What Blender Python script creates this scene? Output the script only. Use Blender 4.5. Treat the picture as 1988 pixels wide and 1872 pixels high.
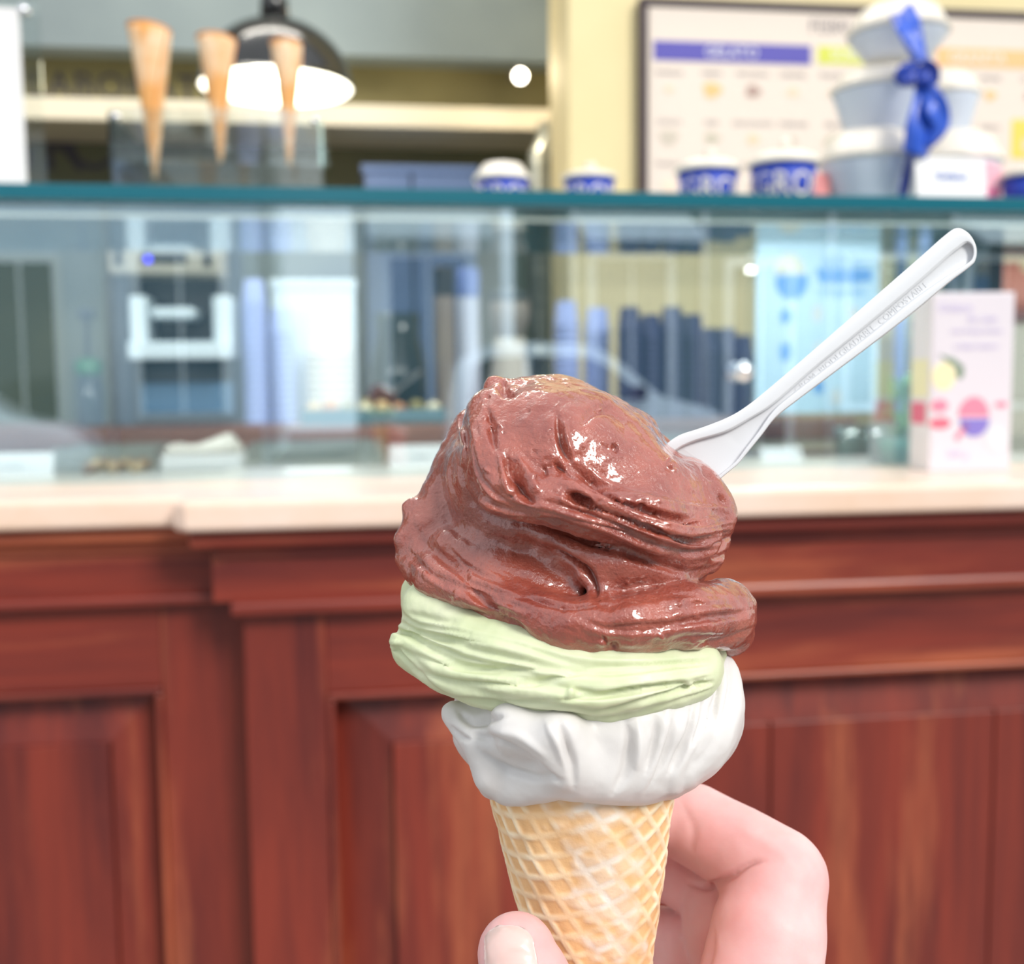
import bpy, bmesh, math, random
import numpy as np
from mathutils import Matrix, Vector

for _o in list(bpy.data.objects):
    bpy.data.objects.remove(_o)
SC = bpy.context.scene
COL = SC.collection
random.seed(7)
RNG = np.random.default_rng(11)

# ------------------------------------------------------------------ camera
FPX, CX, CY = 2100.0, 994.0, 936.0           # photograph taken as 1988 x 1872
EYE = Vector((0.0, 0.0, 1.15))
PITCH, ROLL = math.radians(5.2), 0.010
_fw = Vector((0, math.cos(PITCH), -math.sin(PITCH)))
_r0 = Vector((1, 0, 0)); _u0 = Vector((0, math.sin(PITCH), math.cos(PITCH)))
_rt = _r0 * math.cos(ROLL) - _u0 * math.sin(ROLL)
_up = _u0 * math.cos(ROLL) + _r0 * math.sin(ROLL)
CAMROT = Matrix((( _rt.x, _up.x, -_fw.x), (_rt.y, _up.y, -_fw.y), (_rt.z, _up.z, -_fw.z)))
cam_data = bpy.data.cameras.new('camera')
cam = bpy.data.objects.new('camera', cam_data); COL.objects.link(cam)
cam.matrix_world = Matrix.Translation(EYE) @ CAMROT.to_4x4()
cam_data.sensor_fit = 'HORIZONTAL'; cam_data.sensor_width = 36.0
cam_data.lens = FPX / 1988.0 * 36.0
cam_data.clip_start = 0.01; cam_data.clip_end = 200
cam_data.dof.use_dof = True
cam_data.dof.focus_distance = 0.195
cam_data.dof.aperture_fstop = 16.0
SC.camera = cam

# ------------------------------------------------------------------ light and exposure
world = bpy.data.worlds.new('overcast_sky'); SC.world = world
world.use_nodes = True
_bg = world.node_tree.nodes['Background']
_bg.inputs[0].default_value = (0.90, 0.95, 1.0, 1)
_bg.inputs[1].default_value = 0.95
sun_data = bpy.data.lights.new('veiled_sun', 'SUN'); sun = bpy.data.objects.new('veiled_sun', sun_data)
COL.objects.link(sun)
sun_data.energy = 2.2; sun_data.angle = math.radians(18); sun_data.color = (1.0, 0.96, 0.90)
sun.rotation_euler = Vector((-0.48, 0.66, -0.60)).to_track_quat('-Z', 'Y').to_euler()
VS = SC.view_settings
VS.view_transform = 'Standard'; VS.look = 'None'; VS.gamma = 1.0; VS.use_curve_mapping = False
VS.exposure = 0.44

# ------------------------------------------------------------------ helpers
def lin(r, g, b):
    f = lambda c: (c/255/12.92) if c/255 <= 0.04045 else ((c/255+0.055)/1.055)**2.4
    return (f(r), f(g), f(b), 1.0)

def ray(px, py):
    return (CAMROT @ Vector(((px-CX)/FPX, -(py-CY)/FPX, -1.0)))

def at(px, py, depth):
    return EYE + ray(px, py) * depth

# frame of the counter: u along it, v into the shop, w up
YAW = math.atan(0.138)
FO = Vector((0.0, 1.02, 0.0))
FRAME = Matrix.Translation(FO) @ Matrix.Rotation(YAW, 4, 'Z')
FINV = FRAME.inverted()
def H(px, py, v):
    o = FINV @ EYE; d = FINV.to_3x3() @ ray(px, py)
    t = (v - o.y) / d.y
    p = o + d * t
    return p.x, p.z
def HW(px, py, w):                       # hit of a pixel on the level plane at height w
    o = FINV @ EYE; d = FINV.to_3x3() @ ray(px, py)
    t = (w - o.z) / d.z
    p = o + d * t
    return p.x, p.y

def link(o, parent=None):
    COL.objects.link(o)
    if parent is not None: o.parent = parent
    return o
def tag(o, label=None, cat=None, group=None, kind=None):
    if label: o['label'] = label
    if cat: o['category'] = cat
    if group: o['group'] = group
    if kind: o['kind'] = kind
    return o
def thing(name, label, cat, loc=(0, 0, 0), rz=0.0, group=None, frame=True):
    o = bpy.data.objects.new(name, None); COL.objects.link(o)
    m = Matrix.Translation(Vector(loc)) @ Matrix.Rotation(rz, 4, 'Z')
    o.matrix_world = FRAME @ m if frame else m
    o.empty_display_size = 0.02
    return tag(o, label, cat, group)
def place(o, loc, rz=0.0):
    o.matrix_world = FRAME @ Matrix.Translation(Vector(loc)) @ Matrix.Rotation(rz, 4, 'Z')
    return o
def copy_tree(o, parent=None):
    c = o.copy(); COL.objects.link(c); c.parent = parent
    for ch in list(o.children): copy_tree(ch, c)
    return c

def shade(me, smooth=True):
    me.polygons.foreach_set('use_smooth', [smooth]*len(me.polygons))
def mobj(name, bm, mat, parent=None, smooth=False, mesh=None):
    if mesh is None:
        mesh = bpy.data.meshes.new(name)
        bmesh.ops.recalc_face_normals(bm, faces=bm.faces)
        bm.to_mesh(mesh); bm.free()
        if smooth: shade(mesh)
    if mat is not None and not mesh.materials: mesh.materials.append(mat)
    return link(bpy.data.objects.new(name, mesh), parent)
def pyobj(name, V, F, mat, parent=None, smooth=True):
    me = bpy.data.meshes.new(name)
    me.from_pydata([tuple(map(float, v)) for v in V], [], [tuple(int(i) for i in f) for f in F])
    me.update()
    if smooth: shade(me)
    if mat is not None: me.materials.append(mat)
    return link(bpy.data.objects.new(name, me), parent)

def box(bm, x0, x1, y0, y1, z0, z1, bev=0.0, seg=2):
    r = bmesh.ops.create_cube(bm, size=1.0)
    vs = r['verts']
    for v in vs:
        v.co = Vector((x0 + (v.co.x+.5)*(x1-x0), y0 + (v.co.y+.5)*(y1-y0), z0 + (v.co.z+.5)*(z1-z0)))
    if bev > 0:
        es = list({e for v in vs for e in v.link_edges})
        bmesh.ops.bevel(bm, geom=es, offset=bev, segments=seg, affect='EDGES', profile=0.5)
def boxobj(name, dims, mat, parent=None, bev=0.0, smooth=False):
    bm = bmesh.new(); box(bm, *dims, bev=bev)
    return mobj(name, bm, mat, parent, smooth)
def lathe(bm, prof, n=32, cx=0, cy=0, cap=True):
    rings = []
    for r, z in prof:
        if r < 1e-6: rings.append([bm.verts.new((cx, cy, z))])
        else: rings.append([bm.verts.new((cx + r*math.cos(2*math.pi*i/n), cy + r*math.sin(2*math.pi*i/n), z)) for i in range(n)])
    for a, b in zip(rings[:-1], rings[1:]):
        for i in range(n):
            j = (i+1) % n
            if len(a) == 1 and len(b) == 1: continue
            if len(a) == 1: bm.faces.new((a[0], b[j], b[i]))
            elif len(b) == 1: bm.faces.new((a[i], a[j], b[0]))
            else: bm.faces.new((a[i], a[j], b[j], b[i]))
    if cap:
        for rg in (rings[0], rings[-1]):
            if len(rg) > 2: bm.faces.new(rg)
def latheobj(name, prof, mat, parent=None, n=32, cap=True):
    bm = bmesh.new(); lathe(bm, prof, n, cap=cap)
    return mobj(name, bm, mat, parent, True)
def tube(bm, pts, rads, n=12, cap=True):
    pts = [Vector(p) for p in pts]; rings = []
    if not hasattr(rads, '__len__'): rads = [rads]*len(pts)
    prev = None
    for i, p in enumerate(pts):
        t = (pts[min(i+1, len(pts)-1)] - pts[max(i-1, 0)]).normalized()
        a = prev if prev is not None else (Vector((0, 0, 1)) if abs(t.z) < .9 else Vector((1, 0, 0)))
        b = t.cross(a).normalized(); a = b.cross(t).normalized(); prev = a
        rings.append([bm.verts.new(p + (a*math.cos(2*math.pi*k/n) + b*math.sin(2*math.pi*k/n))*rads[i]) for k in range(n)])
    for A, B in zip(rings[:-1], rings[1:]):
        for k in range(n):
            bm.faces.new((A[k], A[(k+1) % n], B[(k+1) % n], B[k]))
    if cap: bm.faces.new(rings[0]); bm.faces.new(rings[-1])
def prism(bm, pts, y0, y1):              # outline (x,z) pulled along y
    a = [bm.verts.new((x, y0, z)) for x, z in pts]; b = [bm.verts.new((x, y1, z)) for x, z in pts]
    bm.faces.new(a); bm.faces.new(b)
    n = len(pts)
    for i in range(n): bm.faces.new((a[i], a[(i+1) % n], b[(i+1) % n], b[i]))

def text_mesh(s, size, depth=0.0, align='CENTER'):
    cu = bpy.data.curves.new('lettering', 'FONT'); cu.body = s; cu.size = size
    cu.align_x = align; cu.align_y = 'CENTER'; cu.extrude = depth; cu.resolution_u = 2
    ob = bpy.data.objects.new('lettering', cu); COL.objects.link(ob)
    dg = bpy.context.evaluated_depsgraph_get(); dg.update()
    me = bpy.data.meshes.new_from_object(ob.evaluated_get(dg))
    bpy.data.objects.remove(ob); bpy.data.curves.remove(cu)
    me.materials.clear()
    return me
def text_on(name, s, size, mat, parent, x, y, z, align='CENTER', depth=0.0004):   # upright print facing -y
    me = text_mesh(s, size, depth, align)
    for v in me.vertices:
        c = v.co.copy(); v.co = Vector((x + c.x, y - c.z, z + c.y))
    me.materials.append(mat)
    return link(bpy.data.objects.new(name, me), parent)
def plate(name, x0, x1, z0, z1, y, mat, parent, t=0.0006):
    return boxobj(name, (x0, x1, y - t, y, z0, z1), mat, parent)

# ------------------------------------------------------------------ materials
def mat(name, col, rough=0.5, metal=0.0, spec=0.5, sss=0.0, sssr=(1, .4, .25), coat=0.0, emit=None, estr=0.0, sscale=0.003, coatr=0.1):
    m = bpy.data.materials.new(name); m.use_nodes = True
    b = m.node_tree.nodes['Principled BSDF']
    b.inputs['Base Color'].default_value = col
    b.inputs['Roughness'].default_value = rough
    b.inputs['Metallic'].default_value = metal
    b.inputs['Specular IOR Level'].default_value = spec
    if sss:
        b.inputs['Subsurface Weight'].default_value = sss
        b.inputs['Subsurface Radius'].default_value = sssr
        b.inputs['Subsurface Scale'].default_value = sscale
    if coat:
        b.inputs['Coat Weight'].default_value = coat; b.inputs['Coat Roughness'].default_value = coatr
    if emit:
        b.inputs['Emission Color'].default_value = emit; b.inputs['Emission Strength'].default_value = estr
    return m
def nodes(m): return m.node_tree.nodes, m.node_tree.links, m.node_tree.nodes['Principled BSDF']
def add_noise_color(m, c1, c2, scale=(5, 5, 5), detail=4, lo=.35, hi=.65, rough=.6, coord='Object', dist=0.0):
    n, l, b = nodes(m)
    tc = n.new('ShaderNodeTexCoord'); mp = n.new('ShaderNodeMapping'); tx = n.new('ShaderNodeTexNoise'); rp = n.new('ShaderNodeValToRGB')
    mp.inputs['Scale'].default_value = scale
    tx.inputs['Scale'].default_value = 1.0; tx.inputs['Detail'].default_value = detail; tx.inputs['Roughness'].default_value = rough
    tx.inputs['Distortion'].default_value = dist
    l.new(tc.outputs[coord], mp.inputs[0]); l.new(mp.outputs[0], tx.inputs['Vector']); l.new(tx.outputs[0], rp.inputs[0])
    rp.color_ramp.elements[0].position = lo; rp.color_ramp.elements[0].color = c1
    rp.color_ramp.elements[1].position = hi; rp.color_ramp.elements[1].color = c2
    l.new(rp.outputs[0], b.inputs['Base Color'])
    return tx, rp
def add_bump(m, scale=300, strength=.2, dist=.001, detail=3, coord='Object', mapping=None, kind='noise'):
    n, l, b = nodes(m)
    tc = n.new('ShaderNodeTexCoord'); mp = n.new('ShaderNodeMapping')
    if mapping: mp.inputs['Scale'].default_value = mapping
    if kind == 'noise':
        tx = n.new('ShaderNodeTexNoise'); tx.inputs['Detail'].default_value = detail
    else:
        tx = n.new('ShaderNodeTexVoronoi')
    tx.inputs['Scale'].default_value = scale
    bp = n.new('ShaderNodeBump'); bp.inputs['Strength'].default_value = strength; bp.inputs['Distance'].default_value = dist
    l.new(tc.outputs[coord], mp.inputs[0]); l.new(mp.outputs[0], tx.inputs['Vector']); l.new(tx.outputs[0], bp.inputs['Height'])
    old = b.inputs['Normal'].links
    if old: l.new(old[0].from_socket, bp.inputs['Normal'])
    l.new(bp.outputs[0], b.inputs['Normal']); l.new(bp.outputs[0], b.inputs['Coat Normal'])
    return bp
def glass_mat(name, tint, refl=0.1, rough=0.0, rtint=(1, 1, 1, 1), fres=True):
    m = bpy.data.materials.new(name); m.use_nodes = True
    n = m.node_tree.nodes; l = m.node_tree.links; n.clear()
    out = n.new('ShaderNodeOutputMaterial'); tr = n.new('ShaderNodeBsdfTransparent'); gl = n.new('ShaderNodeBsdfGlossy'); mx = n.new('ShaderNodeMixShader')
    tr.inputs[0].default_value = tint; gl.inputs[0].default_value = rtint; gl.inputs['Roughness'].default_value = rough
    if fres:
        fr = n.new('ShaderNodeFresnel'); fr.inputs[0].default_value = 1.5
        ad = n.new('ShaderNodeMath'); ad.operation = 'ADD'; ad.inputs[1].default_value = refl; ad.use_clamp = True
        l.new(fr.outputs[0], ad.inputs[0]); l.new(ad.outputs[0], mx.inputs[0])
    else: mx.inputs[0].default_value = refl
    l.new(tr.outputs[0], mx.inputs[1]); l.new(gl.outputs[0], mx.inputs[2]); l.new(mx.outputs[0], out.inputs[0])
    return m
def wood_mat(name, dark, light, pale, along='z'):
    m = mat(name, light, 0.42, spec=.35, coat=.25, coatr=.25)
    n, l, b = nodes(m)
    sc = {'z': (26, 26, 2.2), 'x': (2.2, 26, 26)}[along]
    tx, rp = add_noise_color(m, dark, light, tuple(s_*.7 for s_ in sc), 6, .30, .60, .65, dist=.4)
    # worn streaks
    tc = n.new('ShaderNodeTexCoord'); mp = n.new('ShaderNodeMapping'); t2 = n.new('ShaderNodeTexNoise'); r2 = n.new('ShaderNodeValToRGB'); mix = n.new('ShaderNodeMixRGB')
    mp.inputs['Scale'].default_value = tuple(s*.45 for s in sc); mp.inputs['Location'].default_value = (3.1, 7.7, 1.3)
    t2.inputs['Scale'].default_value = 1.0; t2.inputs['Detail'].default_value = 6; t2.inputs['Roughness'].default_value = .65
    l.new(tc.outputs['Object'], mp.inputs[0]); l.new(mp.outputs[0], t2.inputs['Vector']); l.new(t2.outputs[0], r2.inputs[0])
    r2.color_ramp.elements[0].position = .52; r2.color_ramp.elements[0].color = (0, 0, 0, 1)
    r2.color_ramp.elements[1].position = .78; r2.color_ramp.elements[1].color = (1, 1, 1, 1)
    l.new(r2.outputs[0], mix.inputs[0]); l.new(rp.outputs[0], mix.inputs[1]); mix.inputs[2].default_value = pale
    l.new(mix.outputs[0], b.inputs['Base Color'])
    return m
# ================================================================== sculpting tools (camera-distance millimetres)
def cpos(px, py, depth):                 # camera-space mm: x right, y up, z depth
    return np.array([(px-CX)/FPX*depth, -(py-CY)/FPX*depth, depth])
def to_world(V):
    R = np.array(CAMROT)
    P = np.stack([V[:, 0], V[:, 1], -V[:, 2]], 1)/1000.0
    return P @ R.T + np.array(EYE)
def to_px(V):
    return np.stack([V[:, 0]/V[:, 2]*FPX + CX, -V[:, 1]/V[:, 2]*FPX + CY], 1)
HERO_D = 210.0
def smin(a, b, k):
    h = np.clip(0.5 + 0.5*(b-a)/k, 0, 1)
    return b + (a-b)*h - k*h*(1-h)
class Sdf:
    def __init__(s, lo, hi, h):
        s.h = h; s.lo = np.array(lo, float)
        n = np.ceil((np.array(hi)-s.lo)/h).astype(int)+1
        ax = [s.lo[i] + h*np.arange(n[i]) for i in range(3)]
        s.X, s.Y, s.Z = [g.astype(np.float32) for g in np.meshgrid(*ax, indexing='ij')]
        s.f = np.full(s.X.shape, 1e3, np.float32)
    def put(s, d, k):
        s.f = smin(s.f, d, k) if k > 0 else np.minimum(s.f, d)
    def chain_d(s, pts, flat=1.0):
        """pts: (px, py, r_px, d_mm towards the camera); a tapered tube through them"""
        out = np.full(s.X.shape, 1e3, np.float32)
        C = []
        for px, py, r, d in pts:
            dep = HERO_D - d
            C.append((cpos(px, py, dep), r*dep/FPX))
        if len(C) == 1: C = C*2
        for (a, ra), (b, rb) in zip(C[:-1], C[1:]):
            ab = b-a; ab2 = ab.copy(); ab2[2] /= flat
            L = max(float((ab2**2).sum()), 1e-9)
            x = s.X-a[0]; y = s.Y-a[1]; z = (s.Z-a[2])/flat
            t = np.clip((x*ab2[0]+y*ab2[1]+z*ab2[2])/L, 0, 1)
            dd = np.sqrt((x-t*ab2[0])**2+(y-t*ab2[1])**2+(z-t*ab2[2])**2) - (ra+(rb-ra)*t)
            out = np.minimum(out, dd)
        return out
    def chain(s, pts, k=2.0, flat=1.0): s.put(s.chain_d(pts, flat), k)
    def ell_d(s, px, py, rx, ry, d, rd, rot=0.0):
        dep = HERO_D-d; c = cpos(px, py, dep); rx *= dep/FPX; ry *= dep/FPX
        x = s.X-c[0]; y = s.Y-c[1]; z = s.Z-c[2]
        if rot:
            cr, sr = math.cos(rot), math.sin(rot); x, y = x*cr+y*sr, -x*sr+y*cr
        q = np.sqrt((x/rx)**2+(y/ry)**2+(z/rd)**2)
        g = np.sqrt((x/rx**2)**2+(y/ry**2)**2+(z/rd**2)**2)+1e-6
        return q*(q-1)/g
    def ell(s, px, py, rx, ry, d, rd, k=3.0, rot=0.0): s.put(s.ell_d(px, py, rx, ry, d, rd, rot), k)
    def cut(s, d, k=1.0):
        s.f = -smin(-s.f, d, k)
    def mesh(s):
        f = s.f; n = f.shape; inside = f < 0
        cs = np.zeros((n[0]-1, n[1]-1, n[2]-1, 3), np.float32); cn = np.zeros(cs.shape[:3], np.float32)
        off = [(i, j, k) for i in (0, 1) for j in (0, 1) for k in (0, 1)]
        sl = lambda o: tuple(slice(o[a], n[a]-1+o[a]) for a in range(3))
        for i, a in enumerate(off):
            for b in off[i+1:]:
                if sum(abs(a[q]-b[q]) for q in range(3)) != 1: continue
                fa, fb = f[sl(a)], f[sl(b)]
                m = (fa < 0) != (fb < 0)
                t = np.where(m, fa/np.where(fa-fb == 0, 1, fa-fb), 0)
                for q in range(3):
                    cs[..., q] += np.where(m, a[q]+t*(b[q]-a[q]), 0)
                cn += m
        act = cn > 0
        idx = np.full(act.shape, -1, np.int64); idx[act] = np.arange(act.sum())
        ii = np.argwhere(act)
        V = s.lo + (ii + cs[act]/cn[act][:, None])*s.h
        Q = []
        for ax in range(3):
            b, c = (ax+1) % 3, (ax+2) % 3
            s0 = [slice(None)]*3; s1 = [slice(None)]*3
            s0[ax] = slice(0, n[ax]-1); s1[ax] = slice(1, n[ax])
            ch = inside[tuple(s0)] != inside[tuple(s1)]
            g = np.argwhere(ch)
            g = g[(g[:, b] > 0) & (g[:, c] > 0) & (g[:, b] < n[b]-1) & (g[:, c] < n[c]-1)]
            flip = inside[tuple(s0)][tuple(g.T)]
            def cell(db, dc):
                h = g.copy(); h[:, b] += db; h[:, c] += dc
                return idx[tuple(h.T)]
            q = np.stack([cell(-1, -1), cell(0, -1), cell(0, 0), cell(-1, 0)], 1)
            q[~flip] = q[~flip][:, ::-1]
            Q.append(q)
        F = np.concatenate(Q)
        # camera-space z is depth: the frame is left-handed seen from the world
        return V, F[:, ::-1]
def edges_of(F):
    E = np.concatenate([F[:, [0, 1]], F[:, [1, 2]], F[:, [2, 3]], F[:, [3, 0]]])
    E = np.sort(E, 1); return np.unique(E, axis=0)
def relax(V, F, it=3, lam=.5, mu=-.52):
    E = edges_of(F); n = len(V)
    deg = np.bincount(E.ravel(), minlength=n)[:, None].astype(float)
    for i in range(it):
        for w in (lam, mu):
            S = np.zeros_like(V)
            for q in range(3):
                S[:, q] = np.bincount(E[:, 0], V[E[:, 1], q], n) + np.bincount(E[:, 1], V[E[:, 0], q], n)
            V = V + w*(S/np.maximum(deg, 1) - V)
    return V
def refine(V, F, lev=1):                      # Catmull-Clark step on a closed quad mesh
    for _ in range(lev):
        n = len(V); fp = V[F].mean(1)
        E4 = np.stack([F, np.roll(F, -1, 1)], -1)              # (f,4,2)
        key = np.sort(E4.reshape(-1, 2), 1); k1 = key[:, 0]*n + key[:, 1]
        uq, first, inv = np.unique(k1, return_index=True, return_inverse=True)
        inv = inv.ravel(); ev = key[first]; ne = len(uq)
        cnt = np.bincount(inv, minlength=ne).astype(float)
        fid = np.repeat(np.arange(len(F)), 4)
        fs = np.stack([np.bincount(inv, fp[fid, q], ne) for q in range(3)], 1)/cnt[:, None]
        mid = V[ev].mean(1); ep = (mid+fs)/2
        val = np.bincount(ev.ravel(), minlength=n).astype(float)[:, None]
        nf = np.maximum(np.bincount(F.ravel(), minlength=n).astype(float)[:, None], 1)
        Q = np.stack([np.bincount(F.ravel(), np.repeat(fp[:, q], 4), n) for q in range(3)], 1)/nf
        R_ = np.stack([np.bincount(ev[:, 0], mid[:, q], n)+np.bincount(ev[:, 1], mid[:, q], n) for q in range(3)], 1)/np.maximum(val, 1)
        vp = (Q+2*R_+(val-3)*V)/np.maximum(val, 1)
        ei = inv.reshape(-1, 4)+n+len(F); fi = np.arange(len(F))+n
        G = np.stack([np.stack([F[:, i], ei[:, i], fi, ei[:, i-1]], 1) for i in range(4)], 1).reshape(-1, 4)
        V = np.concatenate([vp, fp, ep]); F = G
    return V, F
def vnormals(V, F):
    a = V[F[:, 2]]-V[F[:, 0]]; b = V[F[:, 3]]-V[F[:, 1]]
    fn = -np.cross(a, b); N = np.zeros_like(V)
    for i in range(4):
        for q in range(3):
            N[:, q] += np.bincount(F[:, i], fn[:, q], len(V))
    N = N/np.maximum(np.linalg.norm(N, axis=1, keepdims=True), 1e-9)
    return N if ((V-V.mean(0))*N).sum() > 0 else -N
def pl_dist(P, pts):
    """distance (px) of points P to a polyline, arc parameter 0..1 of the foot and side sign"""
    pts = np.array(pts, float); best = np.full(len(P), 1e9); par = np.zeros(len(P)); side = np.zeros(len(P))
    seg = np.linalg.norm(pts[1:]-pts[:-1], axis=1); cum = np.concatenate([[0], np.cumsum(seg)]); tot = cum[-1]
    for i in range(len(pts)-1):
        a, b = pts[i], pts[i+1]; ab = b-a
        t = np.clip(((P-a)@ab)/max((ab@ab), 1e-9), 0, 1)
        d = np.linalg.norm(P-a-t[:, None]*ab, axis=1)
        m = d < best
        best[m] = d[m]; par[m] = (cum[i]+t[m]*seg[i])/tot
        cr = ab[0]*(P[:, 1]-a[1])-ab[1]*(P[:, 0]-a[0]); side[m] = np.sign(cr[m])
    return best, par, side
def smooth_curve(pts, n=6):
    pts = [np.array(p, float) for p in pts]; out = []
    for i in range(len(pts)-1):
        p0, p1, p2, p3 = pts[max(i-1, 0)], pts[i], pts[i+1], pts[min(i+2, len(pts)-1)]
        for k in range(n):
            t = k/n
            out.append(.5*((2*p1)+(-p0+p2)*t+(2*p0-5*p1+4*p2-p3)*t*t+(-p0+3*p1-3*p2+p3)*t**3))
    out.append(pts[-1]); return np.array(out)
def front(V, N):
    view = V/np.linalg.norm(V, axis=1, keepdims=True)
    return np.clip((-(N*view).sum(1)+.25)/.45, 0, 1)
def strokes(V, F, L, dlim=None):
    """L: list of (points px, sigma px, depth mm[, shape]); negative depth digs a groove"""
    N = vnormals(V, F); P = to_px(V); w = front(V, N)
    if dlim is not None: w = w*(V[:, 2] < dlim)
    D = np.zeros(len(V))
    for st in L:
        pts, sg, dp = st[:3]
        pts = smooth_curve(pts)
        lo = pts.min(0)-4*sg; hi = pts.max(0)+4*sg
        m = np.where((P > lo).all(1) & (P < hi).all(1) & (w > 0))[0]
        if len(m) == 0: continue
        d, t, sd = pl_dist(P[m], pts)
        tap = np.clip(np.sin(math.pi*np.clip(t, .02, .98)), 0, 1)**.7
        g = np.exp(-(d/(sg*(.55+.45*tap)))**2)
        if len(st) > 3 and st[3] == 'step':     # one side stands proud, the other drops
            g = np.exp(-(d/(2.2*sg))**2)*np.clip(sd*d/sg, -1, 1)
        D[m] += dp*g*tap
    return V + N*(D*w)[:, None]
def striate(V, F, up, lowc, amp, freq, seed=0, ends=.15, inner=0.0):
    """ridges that run between two curves (px), following both"""
    N = vnormals(V, F); P = to_px(V); w = front(V, N)
    up = smooth_curve(up); lowc = smooth_curve(lowc)
    d1, t1, s1 = pl_dist(P, up); d2, t2, s2 = pl_dist(P, lowc)
    tot = d1+d2; t = d1/np.maximum(tot, 1e-6)
    between = np.clip((s1*1.0 > 0)*1.0, 0, 1)*((s2 < 0)*1.0)
    ed = np.clip(np.minimum(d1, d2)/12.0, 0, 1)*between
    par = (t1+t2)/2
    e = np.clip(np.minimum(par, 1-par)/max(ends, 1e-3), 0, 1)
    r = np.random.default_rng(seed); a = np.zeros(len(V))
    for k in range(5):
        fr = freq*(.5+.42*k); a += np.sin(2*math.pi*fr*t + r.uniform(0, 6.28) + 1.3*np.sin(5*par+r.uniform(0, 6)))*(1/(1+.6*k))
    a = np.tanh(-a*1.1)*.9 - .35*np.exp(-(a-1.2)**2*3)
    return V + N*(a*amp*ed*e*w)[:, None]
def _hash(ix, iy, iz, seed):
    h = (ix*374761393 + iy*668265263 + iz*2147483647 + seed*974634777) & 0xffffffff
    h = ((h ^ (h >> 13))*1274126177) & 0xffffffff
    return ((h ^ (h >> 16)) & 0xffff)/65535.0
def vnoise(P, seed=0):
    i = np.floor(P).astype(np.int64); f = P-i; f = f*f*(3-2*f); r = 0
    for a in (0, 1):
        for b in (0, 1):
            for c in (0, 1):
                wt = (f[:, 0] if a else 1-f[:, 0])*(f[:, 1] if b else 1-f[:, 1])*(f[:, 2] if c else 1-f[:, 2])
                r = r + wt*_hash(i[:, 0]+a, i[:, 1]+b, i[:, 2]+c, seed)
    return r*2-1
def noise_disp(V, F, amp, size, seed=0, oct=2):
    N = vnormals(V, F); a = np.zeros(len(V))
    for o in range(oct): a += vnoise(V/size*2**o, seed+o)/2**o
    return V + N*(a*amp)[:, None]
def sculpt_obj(name, V, F, material, parent):
    W = to_world(V) - (np.array(parent.matrix_world.translation) if parent else 0)
    me = bpy.data.meshes.new(name)
    me.vertices.add(len(W)); me.vertices.foreach_set('co', W.ravel())
    me.loops.add(F.size); me.loops.foreach_set('vertex_index', F.ravel().astype(np.int32))
    me.polygons.add(len(F)); me.polygons.foreach_set('loop_start', np.arange(0, F.size, 4, dtype=np.int32))
    me.polygons.foreach_set('loop_total', np.full(len(F), 4, np.int32))
    me.update(calc_edges=True); me.validate(); shade(me)
    bm = bmesh.new(); bm.from_mesh(me); bmesh.ops.recalc_face_normals(bm, faces=bm.faces); bm.to_mesh(me); bm.free()
    shade(me)
    me.materials.append(material)
    return link(bpy.data.objects.new(name, me), parent)
# ================================================================== setting
W_TOP = H(760, 964, 0.0)[1]                 # top of the worktop
W_SHELF = H(994, 403, 0.20)[1]              # underside of the glass shelf
def struct(name, dims, m, bev=0.0):
    o = boxobj(name, dims, m, None, bev); place(o, (0, 0, 0)); o['kind'] = 'structure'; return o

M_FLOOR = mat('stone_paving', lin(150, 146, 140), .8); add_noise_color(M_FLOOR, lin(135, 132, 128), lin(165, 160, 152), (3, 3, 3), 5)
M_ASPH = mat('asphalt', lin(105, 108, 112), .9); add_noise_color(M_ASPH, lin(92, 95, 98), lin(118, 120, 124), (6, 6, 6), 6)
M_CEIL = mat('ceiling_paint', lin(205, 200, 190), .8)
M_OLIVE = mat('olive_plaster', lin(122, 114, 76), .8); add_noise_color(M_OLIVE, lin(112, 104, 68), lin(132, 124, 84), (2, 2, 2), 3)
M_GREY = mat('blue_grey_plaster', lin(128, 140, 142), .8); add_noise_color(M_GREY, lin(118, 130, 133), lin(138, 150, 150), (1.5, 1.5, 1.5), 3)
M_DKOL = mat('dark_olive_panel', lin(92, 95, 70), .7); add_noise_color(M_DKOL, lin(82, 86, 64), lin(102, 102, 74), (2, 2, 2), 3)
M_CREAM = mat('cream_ledge', lin(222, 212, 188), .6)
M_YELL = mat('yellow_plaster', lin(222, 206, 158), .75); add_noise_color(M_YELL, lin(216, 200, 150), lin(228, 212, 166), (1.5, 1.5, 1.5), 3)

struct('floor', (-7, 7, -4.0, 4.0, -.12, 0), M_FLOOR)
struct('street_ground', (-30, 30, -30, -4.0, -.25, -.13), M_ASPH)
VY = 1.45                                    # plane of the yellow wall
uL = H(1105, 200, VY)[0]
struct('wall_right', (uL, uL+4.5, VY, VY+.25, 0, 3.4), M_YELL)
VB = 2.35
u0, u1 = uL-4.5, uL+.9
def wy(y, v, x=600): return H(x, y, v)[1]
struct('wall_back', (u0, u1, VB, VB+.2, 0, 3.4), M_DKOL)
struct('wall_upper', (u0, u1, VB-.12, VB, wy(225, VB-.12), wy(60, VB-.12)), M_OLIVE)
struct('trim_1', (u0, u1, VB-.28, VB, wy(243, VB-.28), wy(200, VB-.28)), M_CREAM, .004)
struct('bulkhead', (u0, u1, VB-.22, VB, wy(105, VB-.22), 3.4), M_GREY)
struct('ceiling', (u0, uL+4.5, 1.1, VB+.2, 3.4, 3.5), M_CEIL)
struct('wall_left', (u0-.2, u0, .9, VB+.2, 0, 3.4), M_OLIVE)

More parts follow.
